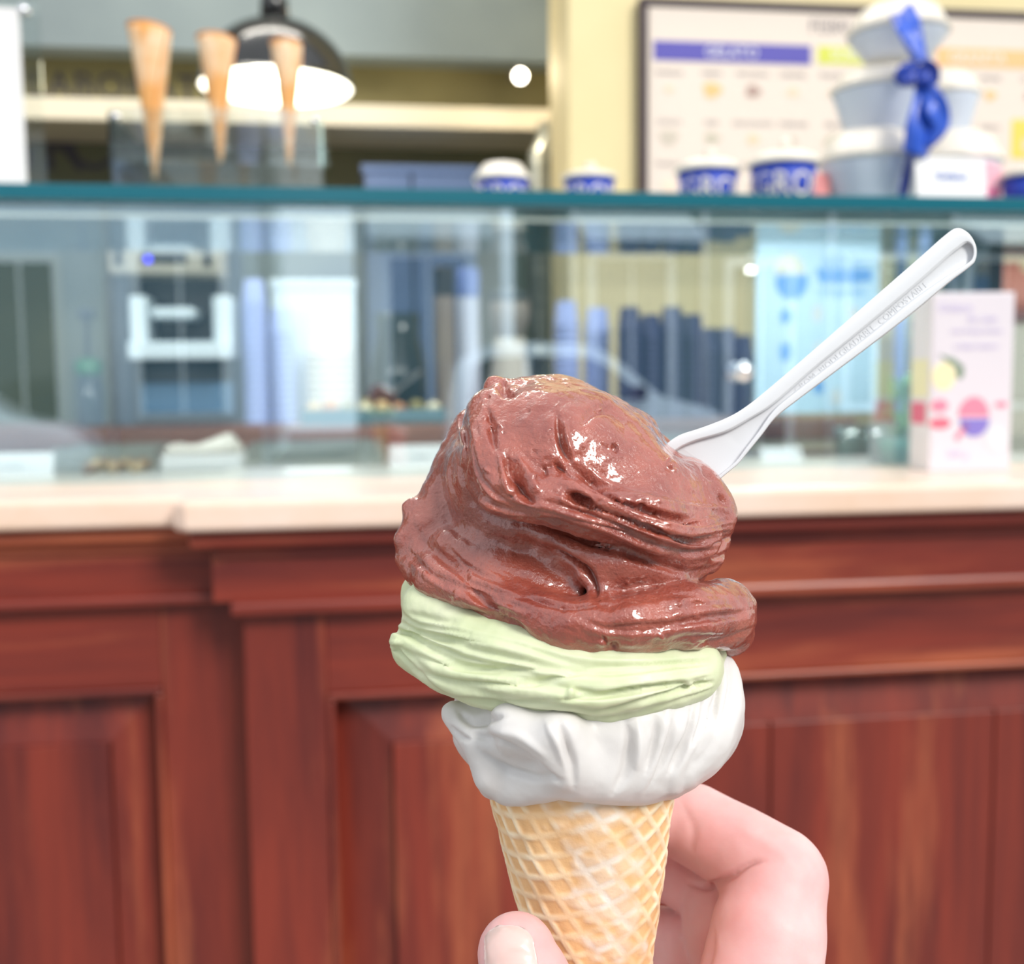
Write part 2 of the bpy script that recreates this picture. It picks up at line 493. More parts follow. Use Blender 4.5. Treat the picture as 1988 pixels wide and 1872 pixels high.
M_FILL = mat('fill_glow', lin(255, 250, 240), .5, emit=(1, .96, .88, 1), estr=2.0)
cl_ = thing('added_fill_lamp', 'added unseen fill lamp at the ceiling over the serving area', 'lamp', (-.4, 1.28, 3.30))  # added out of view to brighten the interior behind the glass
boxobj('fill_housing', (-.8, .8, -.07, .07, .04, .0995), M_CREAM, cl_); boxobj('fill_diffuser', (-.78, .78, -.06, .06, 0, .0399), M_FILL, cl_)
_ld = bpy.data.lights.new('added_fill_light', 'AREA'); _ld.shape = 'RECTANGLE'; _ld.size = 1.5; _ld.size_y = .12; _ld.energy = 16; _ld.color = (1, .95, .86)
_lo = bpy.data.objects.new('added_fill_light', _ld); link(_lo, cl_); _lo.location = (0, 0, -.01)

# ------------------------------------------------------------------ wooden counter
WD = (lin(74, 24, 25), lin(126, 47, 34), lin(190, 106, 70))
M_WOODV = wood_mat('mahogany_upright', *WD, along='z')
M_WOODH = wood_mat('mahogany_level', *WD, along='x')
M_SLAB = mat('pink_cream_stone', lin(230, 204, 186), .28, spec=.5)
add_noise_color(M_SLAB, lin(226, 194, 170), lin(234, 210, 196), (9, 14, 14), 5, .3, .7)

def slab_piece(name, pts, z0, z1, m, parent=None, bev=.006):
    bm = bmesh.new()
    a = [bm.verts.new((x, y, z0)) for x, y in pts]; b = [bm.verts.new((x, y, z1)) for x, y in pts]
    bm.faces.new(a); bm.faces.new(b)
    n = len(pts)
    for i in range(n): bm.faces.new((a[i], a[(i+1) % n], b[(i+1) % n], b[i]))
    bmesh.ops.recalc_face_normals(bm, faces=bm.faces)
    bmesh.ops.bevel(bm, geom=[e for e in bm.edges if abs(e.verts[0].co.z-e.verts[1].co.z) < 1e-6], offset=bev, segments=3, affect='EDGES', profile=.5)
    return mobj(name, bm, m, parent)
REC = .045                                   # how far the left bay stands back
uS = H(332, 1000, 0)[0]
W_SB = H(600, 1029, 0)[1]                    # underside of the worktop
V_PANE = .20
wt = slab_piece('worktop', [(-1.6, REC), (uS, REC), (uS, 0.012), (uS+.012, 0), (2.2, 0), (2.2, .222), (-1.6, .222)], W_SB, W_TOP, M_SLAB)
place(wt, (0, 0, 0)); tag(wt, 'pale pink stone worktop running along the wooden counter', 'worktop')

def bay(name, label, x_left, xr, off, ends, rows, panel):
    """a counter bay built as joinery; ends = left end of each moulding (px) or None"""
    t = thing(name, label, 'counter', (0, 0, 0))
    vF, vZ, vB, vS = .016+off, .034+off, .026+off, .045+off
    xref = 600 if ends else 200
    wr = [H(xref, y, v)[1] for y, v in zip(rows, (vF, vF, vZ, vB, vB, vS))]
    def ue(i, v, y): return H(ends[i], y, v)[0] if ends else -1.55
    R = 2.15 if ends else xr
    RE = [R]*4 if ends else [xr_ - .001 for xr_ in RIGHT_ENDS]
    boxobj('carcass', (ue(3, vS, 1400)+.005 if ends else -1.55, R, vS+.036, .19, .05, wr[3]), M_WOODV, t)
    boxobj('cornice', (ue(0, vF, 1045), RE[0], vF, .19, wr[1], W_SB-.0005), M_WOODH, t, .003)
    bm = bmesh.new()                          # hollow frieze with a cove at its top
    u_ = ue(1, vZ, 1100)
    box(bm, u_, RE[1], vZ, .19, wr[3], wr[1]); boxf = mobj('frieze', bm, M_WOODH, t)
    boxobj('cove_moulding', (u_+.002, RE[1], vZ-.007, vZ+.01, wr[1]-.012, wr[1]-.0002), M_WOODH, t, .004)
    boxobj('bead_moulding', (ue(2, vB, 1180), RE[2], vB, .19, wr[4], wr[3]), M_WOODH, t, .004)
    uo = ue(3, vS, 1400)
    (px0, px1, py0, fx0, fx1, fy0) = panel    # panel opening and raised field (px)
    a0 = H(px0, 1500, vS)[0] if px0 is not None else None
    a1 = H(px1, 1500, vS)[0] if px1 is not None else R
    aw = H(xref if px0 is None else px0+150, py0, vS)[1]
    if a0 is None: a0 = -1.2; uo = -1.55
    boxobj('stile', (uo, a0, vS, vS+.035, .1, wr[4]), M_WOODV, t, .0015)
    if a1 < R-.01: boxobj('stile', (a1, R, vS, vS+.035, .1, wr[4]), M_WOODV, t, .0015)
    boxobj('rail', (a0, a1, vS+.001, vS+.035, aw, wr[4]), M_WOODH, t, .0015)
    boxobj('rail', (a0, a1, vS+.001, vS+.022, .1, .2), M_WOODH, t, .0015)
    # mitred panel moulding
    mw = .007
    for nm, d in (('panel_moulding', (a0, a1, vS-.004, vS+.01, aw-mw, aw)), ('panel_moulding', (a0, a0+mw, vS-.004, vS+.01, .2, aw-mw)), ('panel_moulding', (a1-mw, a1, vS-.004, vS+.01, .2, aw-mw))):
        boxobj(nm, d, M_WOODH if d[1]-d[0] > .1 else M_WOODV, t, .0025)
    # raised field: sloping margin and flat boards
    f0 = H(fx0, 1600, vS)[0] if fx0 is not None else a0+.06
    f1 = H(fx1, 1600, vS)[0] if fx1 is not None else a1-.06
    fw_ = H(xref if px0 is None else fx0+60, fy0, vS)[1]
    bm = bmesh.new()
    o = [bm.verts.new(p) for p in ((a0, vS+.034, .2), (a1, vS+.034, .2), (a1, vS+.034, aw), (a0, vS+.034, aw))]
    i_ = [bm.verts.new(p) for p in ((f0, vS+.020, .26), (f1, vS+.020, .26), (f1, vS+.020, fw_), (f0, vS+.020, fw_))]
    for k in range(4): bm.faces.new((o[k], o[(k+1) % 4], i_[(k+1) % 4], i_[k]))
    mobj('panel_margin', bm, M_WOODV, t)
    if ends:
        cuts = [f0] + [H(x, 1500, vS)[0] for x in (1068, 1504, 1942)] + [f1]
    else: cuts = [f0, f1]
    for c0, c1 in zip(cuts[:-1], cuts[1:]):
        boxobj('panel_board', (c0+.0008, c1-.0008, vS+.0125, vS+.034, .26, fw_), M_WOODV, t, .0015)
    boxobj('plinth', (uo-.005, R, vS-.01, vS+.02, 0, .1), M_WOODH, t, .002)
    return t
uGap = H(470, 1400, .045)[0]
RIGHT_ENDS = [H(366, 1045, .016)[0], H(412, 1100, .034)[0], H(446, 1180, .026)[0], H(478, 1400, .045)[0]]
bay('counter_bay', 'mahogany counter bay with wide boarded panel under the right worktop', 480, None, 0.0, (366, 412, 446, 478), (1031, 1060, 1066, 1166, 1194, 1300), (640, None, 1338, 765, None, 1448))
bay('counter_bay', 'recessed mahogany counter bay with a raised panel at far left', None, RIGHT_ENDS[3]-.004, REC, None, (1024, 1056, 1062, 1160, 1182, 1300), (None, 322, 1338, None, 214, 1452))

# ------------------------------------------------------------------ glass display
M_PANE = glass_mat('clear_pane', (.88, .975, 1, 1), .42, rtint=(.74, .92, 1, 1))
M_SHELF = glass_mat('shelf_glass', (.90, .98, .98, 1), .0)
M_EDGE = mat('green_glass_edge', lin(14, 96, 112), .18, spec=.6)
M_CHROME = mat('chrome', lin(225, 225, 228), .12, metal=1.0)
M_STEEL = mat('brushed_steel', lin(168, 172, 165), .35, metal=.7); add_noise_color(M_STEEL, lin(140, 145, 138), lin(185, 188, 180), (5, 40, 40), 4)
case = thing('glass_display', 'glass display case with green edged shelf above the worktop', 'display case', (0, V_PANE, W_TOP))
M_CLEAR = glass_mat('pane_rear_face', (.99, 1, 1, 1), .01, fres=False)
bm = bmesh.new(); box(bm, -1.55, 2.1, 0, .006, .0005, W_SHELF-W_TOP-.0005); fp = mobj('front_pane', bm, M_PANE, case)
fp.data.materials.append(M_CLEAR)                # only the street side reflects, boosted to brighten the mirrored street
for p_ in fp.data.polygons: p_.material_index = 0 if p_.normal.y < -.5 else 1
S0, S1 = .185-V_PANE, .62-V_PANE
zs = W_SHELF-W_TOP; ST = .0165
boxobj('shelf_top', (-1.55, 2.1, S0+.004, S1-.004, zs, zs+ST), M_SHELF, case)
boxobj('shelf_edge', (-1.55, 2.1, S0, S0+.0038, zs, zs+ST), M_EDGE, case, .0012)
boxobj('shelf_edge', (-1.55, 2.1, S1-.0038, S1, zs, zs+ST), M_EDGE, case, .0012)
for x in (-1.1, .62, 1.5):
    boxobj('shelf_support', (x, x+.018, .03, .30, .0005, zs-.0005), M_SHELF, case)
lb = thing('case_light', 'slim lit strip under the front of the glass shelf', 'lamp', (0, .232, W_SHELF))
M_STRIP = mat('lit_strip', lin(255, 248, 232), .5, emit=(1, .95, .85, 1), estr=.35)
boxobj('strip_housing', (-1.5, 2.05, 0, .012, -.006, -.0005), M_STEEL, lb); boxobj('strip_diffuser', (-1.49, 2.04, .001, .011, -.009, -.0062), M_STRIP, lb)
_ld = bpy.data.lights.new('case_strip_light', 'AREA'); _ld.shape = 'RECTANGLE'; _ld.size = 3.4; _ld.size_y = .01; _ld.energy = 9; _ld.color = (1, .97, .92)
_lo = bpy.data.objects.new('case_strip_light', _ld); link(_lo, lb); _lo.location = (.27, .014, -.012); _lo.rotation_euler = (math.radians(42), 0, 0)
W_SH = W_SHELF+ST                            # top of the shelf
kx = H(1441, 722, V_PANE-.012)
kn = thing('chrome_knob', 'small round chrome knob on the display glass', 'knob', (kx[0], V_PANE-.0005, kx[1]))
k = latheobj('knob', [(0, .024), (.008, .022), (.0115, .016), (.009, .009), (.004, .005), (.004, 0)], M_CHROME, kn, 20); k.rotation_euler = (math.pi/2, 0, 0)

deck = boxobj('display_deck', (-1.55, 2.1, .225, .90, W_TOP-.05, W_TOP-.006), M_STEEL, None, .003)
place(deck, (0, 0, 0)); tag(deck, 'brushed steel deck inside the glass display case', 'deck')

# back counter
V_BC = .95
wb1 = H(300, 832, V_BC)[1]; wb0 = H(300, 876, V_BC)[1]
M_BWOOD = wood_mat('walnut_edge', lin(92, 44, 34), lin(134, 72, 54), lin(190, 126, 96), 'x')
M_DARK = mat('dark_lacquer', lin(44, 36, 36), .5)
bc = thing('back_counter', 'brown wooden back counter behind the display case', 'counter', (0, V_BC, 0))
ub1 = H(1665, 815, V_BC)[0]
boxobj('counter_top', (-2.2, ub1, 0, .40, wb0, wb1), M_BWOOD, bc, .006)
boxobj('counter_body', (-2.2, ub1-.02, .03, .38, 0, wb0-.0005), M_DARK, bc)
W_BC = wb1

# ------------------------------------------------------------------ street seen in the glass
def mir(px, py, v):                          # where something mirrored in the pane at depth v really stands
    u, w = H(px, py, v); return u, 2*V_PANE-v, w
M_CAR = mat('white_car_paint', lin(244, 247, 250), .2, spec=.5, coat=.5)
M_CARGL = mat('car_glass', lin(52, 84, 108), .08, spec=.7)
M_TYRE = mat('tyre', lin(28, 28, 30), .8)
def car(name, label, u, v, ground, L=3.9, Hh=1.62, flip=False):
    t = thing(name, label, 'car', (u, v, ground), 0, 'parked cars across the street')
    k = L/3.9; q = Hh/1.62
    prof = [(0, .32), (0.02, .62), (.05, .95), (.18, 1.42), (.42, 1.57), (1.1, 1.62), (1.9, 1.58), (2.25, 1.42), (2.85, 1.02), (3.55, .88), (3.82, .72), (3.9, .45), (3.86, .3), (3.4, .26), (.5, .26)]
    if flip: prof = [(3.9-x, z) for x, z in prof][::-1]
    bm = bmesh.new(); prism(bm, [(x*k, z*q) for x, z in prof], 0, 1.6)
    bmesh.ops.recalc_face_normals(bm, faces=bm.faces)
    bmesh.ops.bevel(bm, geom=[e for e in bm.edges], offset=.05, segments=2, affect='EDGES')
    mobj('car_body', bm, M_CAR, t, True)
    wins = [[(.24, 1.0), (.32, 1.38), (.52, 1.46), (.98, 1.48), (.98, 1.0)], [(1.06, 1.0), (1.06, 1.48), (1.85, 1.45), (2.15, 1.34), (2.62, 1.0)]]
    for wpts in wins:
        for y0, y1 in ((-.012, .03), (1.57, 1.612)):
            pw = [(3.9-x, z) for x, z in wpts][::-1] if flip else wpts
            bm = bmesh.new(); prism(bm, [(x*k, z*q) for x, z in pw], y0, y1); mobj('car_window', bm, M_CARGL, t)
    for cx in (.72, 3.12):
        for cy in (.12, 1.48):
            xx = (3.9-cx)*k if flip else cx*k
            bm = bmesh.new(); lathe(bm, [(.0, -.1), (.22, -.1), (.31, -.07), (.31, .07), (.22, .1), (0, .1)], 24)
            wh = mobj('wheel', bm, M_TYRE, t, True); wh.rotation_euler = (math.pi/2, 0, 0); wh.location = (xx, cy, .31)
    mx = 2.5*k if not flip else (3.9-2.5)*k
    boxobj('wing_mirror', (mx-.09, mx+.09, 1.6, 1.78, 1.0*q, 1.14*q), M_TYRE, t, .03)
    return t
cu, cv, cw = mir(872, 648, 11.5)
car('parked_car', 'white parked car mirrored in the middle of the display glass', cu, cv-1.6, -.13, 3.45, 1.76)
cu2 = mir(-520, 700, 11.5)[0]
car('parked_car', 'white parked car mirrored at the left end of the display glass', cu2, cv-1.6, -.13, 3.45, 1.52)
# facade across the street
M_FAC = mat('pale_facade', lin(222, 232, 240), .8); add_noise_color(M_FAC, lin(212, 224, 234), lin(232, 240, 246), (.6, .6, .6), 4)
M_FRAME = mat('white_frame', lin(238, 240, 240), .5)
M_WPANE = mat('dark_window', lin(58, 92, 104), .08, spec=.6)
M_SHUT = mat('grey_shutter', lin(126, 142, 146), .6)
M_TAUPE = mat('taupe_render', lin(168, 160, 150), .8)
VFAC = -16.0
HOUSES = []
def house(lab, px0, px1, m, frame_m, hgt, vv=None):
    vv = VFAC if vv is None else vv
    a, b = mir(px0, 700, 2*V_PANE-vv)[0], mir(px1, 700, 2*V_PANE-vv)[0]
    t = thing('townhouse', lab, 'building', (a, vv, -.13), 0, 'houses across the street'); L = b-a
    boxobj('wall', (0, L, -6, 0, 0, hgt), m, t)
    boxobj('cornice', (-.1, L+.1, -6, .18, hgt+.0005, hgt+.3), frame_m, t)
    boxobj('string_course', (0, L, .0005, .07, 4.35, 4.5), frame_m, t)
    boxobj('plinth', (0, L, .0005, .05, 0, .7), M_TAUPE, t)
    def win(x, z0, z1, w, shut):
        f = boxobj('window', (x-w/2-.1, x+w/2+.1, .0005, .06, z0-.1, z1+.1), frame_m, t)
        for s_ in (-1, 1):
            p, q = (x-w/2+.03, x-.03) if s_ < 0 else (x+.03, x+w/2-.03)
            boxobj('pane', (p, q, .0605, .08, z0+.03, z1-.03), M_WPANE, f)
        if shut:
            for s_ in (-1, 1):
                c = x+s_*(w*.75+.14); boxobj('shutter', (c-w/4, c+w/4, .0005, .05, z0-.05, z1+.05), M_SHUT, t)
    n_ = max(1, int(L/2.1)); st_ = L/n_
    for i in range(n_):
        xx = (i+.5)*st_
        for z0 in [5.1+2.9*k for k in range(int((hgt-4.6)/2.9))]: win(xx, z0, z0+1.8, .95, True)
        if i % 3 == 1: win(xx, .1, 3.2, 1.0, False)
        else: win(xx, .85, 3.3, 1.25, False)
        if i % 3 == 0:
            bm = bmesh.new(); prism(bm, [(0.0005, 0), (1.0, -.45), (1.0, -.55), (0.0005, -.1)], xx-.95, xx+.95)
            for v in bm.verts: c = v.co.copy(); v.co = Vector((c.y, c.x, 4.0+c.z))
            mobj('awning', bm, M_FRAME, t)
        bm = bmesh.new(); tube(bm, [(i*st_+.12, .1, 0), (i*st_+.12, .1, hgt)], .055, 8); mobj('drainpipe', bm, M_FRAME, t, True)
    return t
M_FAC2 = mat('ivory_facade', lin(240, 238, 230), .8); M_FAC3 = mat('grey_green_facade', lin(112, 136, 134), .8)
house('pale blue town house mirrored at the left of the display glass', -1500, 505, M_FAC, M_FRAME, 9.4)
house('ivory town house mirrored behind the flasks in the display glass', 690, 975, M_FAC2, M_FRAME, 7.6)
house('grey green town house mirrored at the right of the display glass', 1098, 2900, M_FAC3, M_FRAME, 9.4)
# ================================================================== things on the shelf, inside the case and behind it
def pbox(x0, y0, x1, y1, v):                 # pixel rectangle on plane v -> u0, u1, w0, w1
    xm, ym = (x0+x1)/2, (y0+y1)/2
    return H(x0, ym, v)[0], H(x1, ym, v)[0], H(xm, y1, v)[1], H(xm, y0, v)[1]
def pscale(x, y, v): return H(x+1, y, v)[0]-H(x, y, v)[0]      # metres per pixel

M_WHITE = mat('white_paper', lin(228, 226, 226), .6)
M_PAPER = mat('warm_paper', lin(226, 212, 200), .7)
M_BLUE = mat('royal_blue_card', lin(28, 62, 176), .4)
M_NAVY = mat('navy_card', lin(38, 46, 96), .45)
M_INK = mat('grey_ink', lin(120, 112, 118), .6)
M_INKB = mat('blue_ink', lin(96, 128, 200), .6)
M_LID = mat('cream_lid', lin(232, 224, 212), .35, sss=.1, sssr=(1, 1, 1))
M_ACRYLT = glass_mat('acrylic_top', (.97, .98, .98, 1), .06, fres=False)
M_ACRYL = glass_mat('acrylic', (.975, .99, .985, 1), .015, rtint=(.95, 1, .98, 1))
M_DKLET = mat('dark_lettering', lin(56, 52, 62), .5)
M_BLACK = mat('black_enamel', lin(24, 24, 24), .25, spec=.5, coat=.5)

# ---- wall lettering
wl = H(60, 168, VB-.125); uu = wl[0]; 
t = text_on('wall_lettering', 'LABORATORIO', .105, M_DKLET, None, 0, 0, 0, align='LEFT'); place(t, (H(52, 168, VB-.122)[0], VB-.1205, H(140, 168, VB-.122)[1]))
tag(t, 'small dark capitals on the olive wall above the ledge', 'lettering')
for ch, px in (('G', 20), ('R', 122), ('O', 182), ('M', 262)):
    u_, w_ = H(px, 290, VB)
    me = text_on('wall_letter', ch, .20 if ch != 'G' else .20, M_DKLET, None, 0, 0, 0); place(me, (u_, VB-.0006, w_))
    tag(me, {'G': 'dark letter G on the back wall behind the white sign', 'R': 'dark letter R on the back wall left of the cone stand', 'O': 'dark letter O on the back wall beside the cone stand', 'M': 'dark letter M on the back wall behind the clear cone stand'}[ch], 'letter', 'large letters on the back wall')

# ---- pendant lamp
vp = 1.35; u_, w_ = H(537, 172, vp); s = pscale(537, 172, vp)
R = 151*s
pl = thing('pendant_lamp', 'black dome pendant lamp with glowing white inside, behind the upright cones', 'lamp', (u_, vp, w_))
M_GLOW = mat('lamp_inside', lin(250, 252, 244), .5, emit=(1, 1, .93, 1), estr=.45)
hgt = 132*s
prof = [(R*math.cos(a)*.985+.0, hgt*math.sin(a)) for a in np.linspace(0, math.pi/2*.97, 14)]
latheobj('lamp_shade', [(R, 0)] + prof + [(0.0, hgt*1.0)], M_BLACK, pl, 48, cap=False)
latheobj('shade_lining', [(R*.985, .001)] + [(r*.97, z*.96+.001) for r, z in prof] + [(0, hgt*.965)], M_GLOW, pl, 48, cap=False)
bm = bmesh.new(); bmesh.ops.create_uvsphere(bm, u_segments=20, v_segments=12, radius=.04); bl = mobj('bulb', bm, M_GLOW, pl, True); bl.location = (0, 0, .05)
latheobj('lamp_cap', [(.0, hgt), (.03, hgt), (.028, hgt+.04), (.01, hgt+.06), (0, hgt+.06)], M_BLACK, pl, 20)
bm = bmesh.new(); tube(bm, [(0, 0, hgt+.06), (0, 0, 3.4-w_)], .004, 8); mobj('cord', bm, M_BLACK, pl)
ld = bpy.data.lights.new('pendant_light', 'POINT'); ld.energy = 4; ld.color = (1, .9, .75); ld.shadow_soft_size = .05
lo_ = bpy.data.objects.new('pendant_light', ld); link(lo_, pl); lo_.location = (0, 0, -.02)

vb = 1.9; u_, w_ = H(1010, 148, vb); s = pscale(1010, 148, vb)
sb = thing('spot_bulb', 'small bright round bulb in front of the olive wall', 'bulb', (u_, vb, w_))
M_BULB = mat('lit_bulb', lin(255, 250, 235), .4, emit=(1, .93, .78, 1), estr=9)
bm = bmesh.new(); bmesh.ops.create_uvsphere(bm, u_segments=20, v_segments=12, radius=12*s); mobj('bulb', bm, M_BULB, sb, True)
bm = bmesh.new(); tube(bm, [(0, 0, 11*s), (0, .03, 20*s), (0, VB-.55-vb if VB-.55 > vb else .2, 34*s)], .006, 8); mobj('bracket', bm, M_DKLET, sb, True)
ld = bpy.data.lights.new('spot_light', 'POINT'); ld.energy = 2.5; ld.color = (1, .82, .55); ld.shadow_soft_size = .02
lo_ = bpy.data.objects.new('spot_light', ld); link(lo_, sb); lo_.location = (0, -.03, 0)

# ---- upright waffle cones in their clear stand
vs0, vs1 = .275, .56
u0_, u1_, _, w1_ = pbox(222, 225, 628, 372, .30)
st = thing('cone_stand', 'clear acrylic stand holding three upright cones on the shelf', 'stand', (0, 0, W_SH))
bm = bmesh.new(); box(bm, u0_, u1_, vs0, vs0+.003, 0, w1_-W_SH); mobj('stand_front', bm, M_ACRYL, st)
bm = bmesh.new(); box(bm, u0_, u1_, vs1, vs1+.003, 0, w1_-W_SH); mobj('stand_back', bm, M_ACRYL, st)
CONES = ((297, 62, 345, 82, .33, 'tallest upright waffle cone, left one in the clear stand'), (424, 84, 316, 74, .42, 'middle upright waffle cone with dark baked rim in the stand'), (558, 96, 322, 60, .50, 'right upright waffle cone in front of the pendant lamp'))
bm = bmesh.new(); zt_ = w1_-W_SH                       # top plate with three round holes
cuts_ = [u0_, H(362, 220, .38)[0], H(494, 220, .46)[0], u1_]
for i, (px, yt, yb, wd, v, lab) in enumerate(CONES):
    s = pscale(px, 200, v); uc = H(px+4, yb, v)[0]; wbt = max(H(px, yb, v)[1], W_SH+.002)
    rh = wd*s/2*((W_SH+zt_-wbt)/((yb-yt)*s*1.02))+.004
    A_, B_ = cuts_[i], cuts_[i+1]; n_ = 32; ins = []; outs = []
    for k in range(n_):
        q = 2*math.pi*k/n_; c_, s_ = math.cos(q), math.sin(q)
        tx = ((B_-uc) if c_ > 0 else (A_-uc))/c_ if abs(c_) > 1e-6 else 1e9
        ty = ((vs1-v) if s_ > 0 else (vs0+.003-v))/s_ if abs(s_) > 1e-6 else 1e9
        t_ = min(tx, ty); ins.append(bm.verts.new((uc+rh*c_, v+rh*s_, zt_))); outs.append(bm.verts.new((uc+t_*c_, v+t_*s_, zt_)))
    for k in range(n_): bm.faces.new((ins[k], ins[(k+1) % n_], outs[(k+1) % n_], outs[k]))
_tp = mobj('stand_top', bm, M_ACRYLT, st); _md = _tp.modifiers.new('t', 'SOLIDIFY'); _md.thickness = .003
for uu in (u0_, u1_-.003):
    bm = bmesh.new(); box(bm, uu, uu+.003, vs0+.003, vs1, 0, w1_-W_SH-.004); mobj('stand_side', bm, M_ACRYL, st)
for uu in (u0_+.008, u1_-.008):
    k = latheobj('stand_screw', [(0, .004), (.004, .003), (.0045, 0), (0, 0)], M_CHROME, st, 14); k.rotation_euler = (math.pi/2, 0, 0); k.location = (uu, vs0-.0003, w1_-W_SH-.009)
M_WAF = mat('baked_wafer', lin(236, 190, 136), .6, spec=.2); add_noise_color(M_WAF, lin(230, 168, 104), lin(244, 214, 180), (22, 22, 16), 3, .4, .6)
M_WAFT = mat('baked_rim', lin(214, 138, 74), .6, spec=.2)
for i, (px, yt, yb, wd, v, lab) in enumerate(CONES):
    s = pscale(px, 200, v); h = (yb-yt)*s*1.02; r = wd*s/2
    u_, wbot = H(px+4, yb, v)
    wbot = max(wbot, W_SH+.002)
    t = thing('wafer_cone', lab, 'cone', (u_, v, wbot), .4*i, 'upright cones in the stand')
    bm = bmesh.new(); N = 40
    rows = 14; vv = []
    for j in range(rows+1):
        f = j/rows; rr = .0015+(r-.0015)*f
        vv.append([bm.verts.new(((rr+.0008*(k/N))*math.cos(2*math.pi*k/N*1.12), (rr+.0008*(k/N))*math.sin(2*math.pi*k/N*1.12), f*(h-.006+.010*math.sin(k/N*math.pi)))) for k in range(N+1)])
    for j in range(rows):
        for k in range(N): bm.faces.new((vv[j][k], vv[j][k+1], vv[j+1][k+1], vv[j+1][k]))
    o = mobj('cone_shell', bm, M_WAF, t, True); md = o.modifiers.new('t', 'SOLIDIFY'); md.thickness = .0018
    bm = bmesh.new(); tube(bm, [(r*math.cos(a), r*math.sin(a), h-.006+.010*math.sin(min(a/2/math.pi/1.12, 1)*math.pi)) for a in np.linspace(0, 2*math.pi, 33)], .0016, 6); mobj('cone_rim', bm, M_WAFT, t, True)
    bm = bmesh.new(); tube(bm, [((r*f+.001)*math.cos(-1.9+1.5*f), (r*f+.001)*math.sin(-1.9+1.5*f), f*h) for f in np.linspace(.06, .98, 14)], .0011, 6); mobj('rolled_edge', bm, M_WAFT, t, True)

# ---- white sign at far left
u0_, u1_, w0_, w1_ = pbox(-160, 12, 44, 352, .30)
t = thing('sign_holder', 'white sign in a clear acrylic holder at the left shelf end', 'sign', (u0_, .30, W_SH))
boxobj('sign_card', (0, u1_-u0_, 0, .002, .008, w1_-W_SH), M_WHITE, t)
bm = bmesh.new(); box(bm, -.01, H(80, 180, .30)[0]-u0_, .003, .007, 0, w1_-W_SH+.012); mobj('acrylic_plate', bm, M_ACRYL, t)
for zz in (.010, w1_-W_SH-.002):
    k = latheobj('holder_screw', [(0, .007), (.006, .005), (.007, 0), (0, 0)], M_CHROME, t, 14); k.rotation_euler = (math.pi/2, 0, 0); k.location = (H(53, 180, .30)[0]-u0_, .0028, zz)
boxobj('holder_foot', (-.01, H(80, 180, .30)[0]-u0_, .007, .06, 0, .004), M_ACRYL, t)

# ---- blue paper cups
def blue_cup(px, v, wpx, ytop, ybl, lab, domed, letters, rot):
    s = pscale(px, 350, v); r = wpx*s/2; u_ = H(px, 360, v)[0]
    hb = H(px, ytop, v)[1]-W_SH                       # top of the blue wall
    t = thing('paper_cup', lab, 'cup', (u_, v, W_SH), 0, 'blue paper cups on the glass shelf')
    latheobj('cup_wall', [(0, .0015), (r*.80, .001), (r*.82, 0), (r*.985, hb), (r*.96, hb), (0, hb-.002)], M_BLUE, t, 40)
    hl = H(px, ybl, v)[1]-W_SH-hb
    if domed:
        latheobj('lid', [(r*1.06, hb), (r*1.07, hb+.004), (r*1.0, hb+.006), (r*.92, hb+hl*.45), (r*.70, hb+hl*.93), (r*.5, hb+hl), (0, hb+hl)], M_LID, t, 40)
    else:
        latheobj('lid', [(r*1.07, hb), (r*1.08, hb+.004), (r*1.0, hb+hl*.4), (r*.7, hb+hl*.62), (r*.2, hb+hl*.75), (0, hb+hl*.8)], M_LID, t, 40)
        k = latheobj('lid_knob', [(0, hl*.75), (.006, hl*.75), (.005, hl*.9), (.008, hl*1.05), (.006, hl*1.35), (0, hl*1.4)], M_LID, t, 16); k.location = (r*.05, 0, hb)
    me = text_mesh('GROM', 1.0, 0.0)
    bw = max(v_.co.x for v_ in me.vertices); size = hb*.78
    for v_ in me.vertices:
        a = (v_.co.x/bw)*1.35 + rot; zz = hb*.5+v_.co.y*size
        rr = (r*(.82+.165*zz/hb))+.0006
        v_.co = Vector((rr*math.sin(a), -rr*math.cos(a), zz))
    me.materials.append(M_LID); link(bpy.data.objects.new('lettering', me), t)
    return t
blue_cup(975, .36, 104, 352, 318, 'leftmost blue paper cup with a tall cream domed lid', True, 0, .15)
blue_cup(1144, .36, 98, 350, 326, 'blue paper cup with flat cream lid before the yellow pillar', False, 0, -.1)
blue_cup(1374, .33, 114, 336, 300, 'blue paper cup in front of the menu board, with spoon knob lid', False, 0, .1)
blue_cup(1520, .31, 124, 324, 284, 'largest blue paper cup, beside the white tub pyramid', False, 0, 0)
blue_cup(2004, .33, 104, 346, 318, 'blue paper cup cut off at the right frame edge', False, 0, .9)

# ---- pyramid of white tubs with ribbon
M_TUB = mat('tub_white', lin(206, 214, 228), .35, sss=.1, sssr=(1, 1, 1))
def tub(px, yb, ymid, yt, wpx, v, lab, base=None):
    s = pscale(px, yb, v); r = wpx*s/2; u_, wb_ = H(px, yb, v)
    if base is not None: wb_ = base
    hm = H(px, ymid, v)[1]-wb_; ht = H(px, yt, v)[1]-wb_
    t = thing('gelato_tub', lab, 'tub', (u_, v, wb_), 0, 'white tubs stacked in a pyramid')
    latheobj('tub_wall', [(0, 0), (r*.66, 0), (r*.70, .003), (r*.97, hm-.004), (r, hm), (r*.96, hm), (0, hm-.001)], M_TUB, t, 40)
    latheobj('tub_lid', [(r*1.03, hm+.0002), (r*1.04, hm+.005), (r*.94, hm+(ht-hm)*.35), (r*.80, hm+(ht-hm)*.8), (r*.6, ht-.0004), (0, ht-.0002)], M_LID, t, 40)
    return wb_+ht
tA = tub(1685, 384, 318, 258, 176, .37, 'bottom left white tub of the ribboned pyramid', W_SH)
